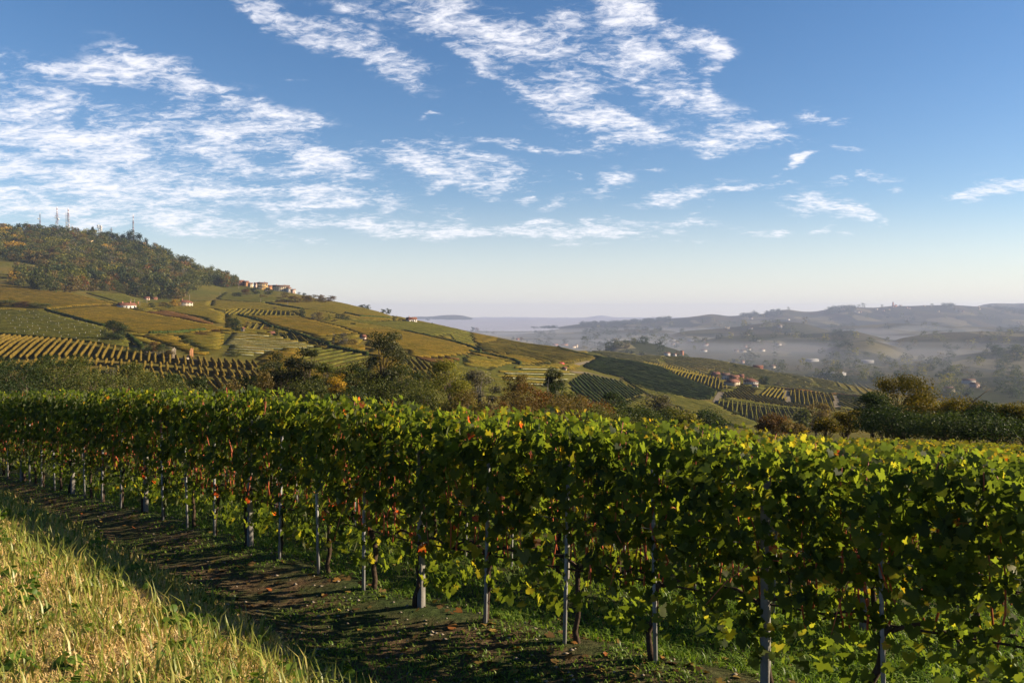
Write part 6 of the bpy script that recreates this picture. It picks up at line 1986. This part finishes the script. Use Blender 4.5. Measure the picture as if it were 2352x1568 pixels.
    s = Soup().add([(-w, -w, 4 * u), (w, -w, 4 * u), (w, w, 4 * u), (-w, w, 4 * u), (0, 0, 5.6 * u)], [np.array([[0, 1, 4], [1, 2, 4], [2, 3, 4], [3, 0, 4]])]); s.obj('spire', [M_ROOF], e)
    (wv, wf), (rv, rf) = gable(3.2 * u, 1.4 * u, 1.3 * u, .5 * u); off = np.array([1.8 * u, 0, 0])
    mk('nave', wv + off, wf, M_WALL['brick'], e); mk('roof', rv + off, rf, M_ROOF, e)
    tag(e, 'church with a tall pointed bell tower on the distant crest', 'church')
    p = hit(727, 328.6, 3500); u = p[1] / FPX
    e = bpy.data.objects.new('castle', None); COL.objects.link(e); e.location = p
    s = Soup().add(*box(-2 * u, 2 * u, -1.2 * u, 1.2 * u, -3, 1.7 * u))
    for i in range(8): s.add(*box(-2 * u + i * .5 * u, -1.75 * u + i * .5 * u, -1.2 * u, -.9 * u, 1.7 * u, 2.0 * u))
    s.obj('keep', [M_WALL['stone']], e)
    s = Soup()
    for x in (-2 * u, 2 * u): s.add(*tube([(x, -1.1 * u, -3), (x, -1.1 * u, 2.5 * u)], .45 * u, 10))
    s.obj('tower', [M_WALL['stone']], e)
    tag(e, 'small square castle with corner towers on a wooded misty hill', 'castle')


build_valley()


# ------------------------------------------------------------------ air: the haze and the sea of fog
def volume_mat(name, col, dens, aniso=.2):
    m, N, L = nmat(name)
    v = N.new('ShaderNodeVolumePrincipled')
    v.inputs['Color'].default_value = (*col, 1)
    v.inputs['Density'].default_value = dens
    v.inputs['Anisotropy'].default_value = aniso
    o = N.new('ShaderNodeOutputMaterial')
    L.new(v.outputs[0], o.inputs['Volume'])
    try: m.cycles.homogeneous_volume = True
    except Exception: pass
    return m


def build_air():
    V, F = box(-15000, 15000, -200, 15900, -190, 205)
    o = mk('haze', V, F, volume_mat('haze', (.49, .58, .84), 6.6e-5, .1))
    tag(o, 'thin bluish haze filling the valley air', 'haze', kind='stuff')
    # low mist lying in the valley
    def blob(name, cx, cy, cz, rx, ry, rz, dens, lab, seed):
        n, m = 40, 14
        a = np.linspace(0, 2 * np.pi, n, endpoint=False)[:, None]; b = np.linspace(-np.pi / 2, np.pi / 2, m)[None]
        w = 1 + .38 * fbm(np.cos(a) * 2 + seed + 0 * b, np.sin(a) * 2 + b, 3, seed)
        X = cx + rx * np.cos(a) * np.cos(b) * w; Y = cy + ry * np.sin(a) * np.cos(b) * w; Z = cz + rz * np.sin(b) * w
        i = np.arange(n)[:, None] * m; j = np.arange(m - 1)[None]; k = ((np.arange(n) + 1) % n)[:, None] * m
        Fq = np.stack([i + j, k + j, k + j + 1, i + j + 1], -1).reshape(-1, 4)
        o = mk(name, np.stack([X, Y, Z], -1), Fq, volume_mat(name, (.62, .66, .78), dens, .1))
        tag(o, lab, 'mist', kind='stuff')
    blob('mist', 1000, 3900, -146, 3300, 2300, 42, 2.4e-4, 'pale mist lying over the valley floor', 3)
    for k, (cx, cy, rx, ry, rz) in enumerate(((900, 2900, 1500, 1300, 52), (2400, 3000, 1700, 1300, 50), (900, 5100, 2700, 1200, 66), (3600, 5600, 2200, 1300, 60))):
        blob('valley_mist', cx, cy, -150, rx, ry, rz, 1.8e-4, 'lavender grey mist pooled low between the valley hills', 4 + k)
    for k, (cx, cy, cz, rx, ry, rz, de) in enumerate(((1930, 4250, -84, 190, 150, 20, 5e-4), (2230, 4350, -70, 170, 140, 18, 7e-4), (2450, 4300, -80, 130, 120, 15, 5e-4))):
        blob('mist_wisp', cx, cy, cz, rx, ry, rz, de, 'bright wisp of mist lying between two hills on the right', 15 + k)
    blob('smoke', 3020, 7000, 4, 26, 26, 40, 7e-3, 'thin white smoke column rising from the far slope', 9)
    # the sea of fog to the left of the far hills
    r = np.random.default_rng(4)
    xs = np.linspace(-9000, 3300, 260); ys = np.exp(np.linspace(math.log(6000), math.log(15800), 120))
    X, Y = np.meshgrid(xs, ys, indexing='ij')
    Z = -104 + np.interp(Y, [6000, 7500, 9500, 12000, 15800], [-48, -14, 18, 42, 60]) + 22 * fbm(X / 900, Y / 500, 4, 71) + 16 * np.abs(fbm(X / 260, Y / 160, 3, 72))
    Z += 46 * np.exp(-((X - 1550) / 230) ** 2 - ((Y - 13800) / 500) ** 2) + 34 * np.exp(-((X - 3700) / 400) ** 2 - ((Y - 14200) / 500) ** 2)
    edge = np.clip((X - (Y - 6800) * .42 - 150) / 1500, 0, 1)
    Z -= 90 * edge ** 2
    m, N, L = nmat('fog_sea')
    d = N.new('ShaderNodeBsdfDiffuse'); d.inputs['Color'].default_value = (.36, .37, .43, 1)
    t = N.new('ShaderNodeBsdfTranslucent'); t.inputs['Color'].default_value = (.36, .37, .43, 1)
    ms = N.new('ShaderNodeMixShader'); ms.inputs[0].default_value = .3
    L.new(d.outputs[0], ms.inputs[1]); L.new(t.outputs[0], ms.inputs[2])
    oo = N.new('ShaderNodeOutputMaterial'); L.new(ms.outputs[0], oo.inputs[0])
    o = mk('fog', np.stack([X, Y, Z], -1), grid_faces(*X.shape), m, smooth=True)
    tag(o, 'pale sea of fog filling the plain behind the ridge', 'fog', kind='stuff')


build_air()
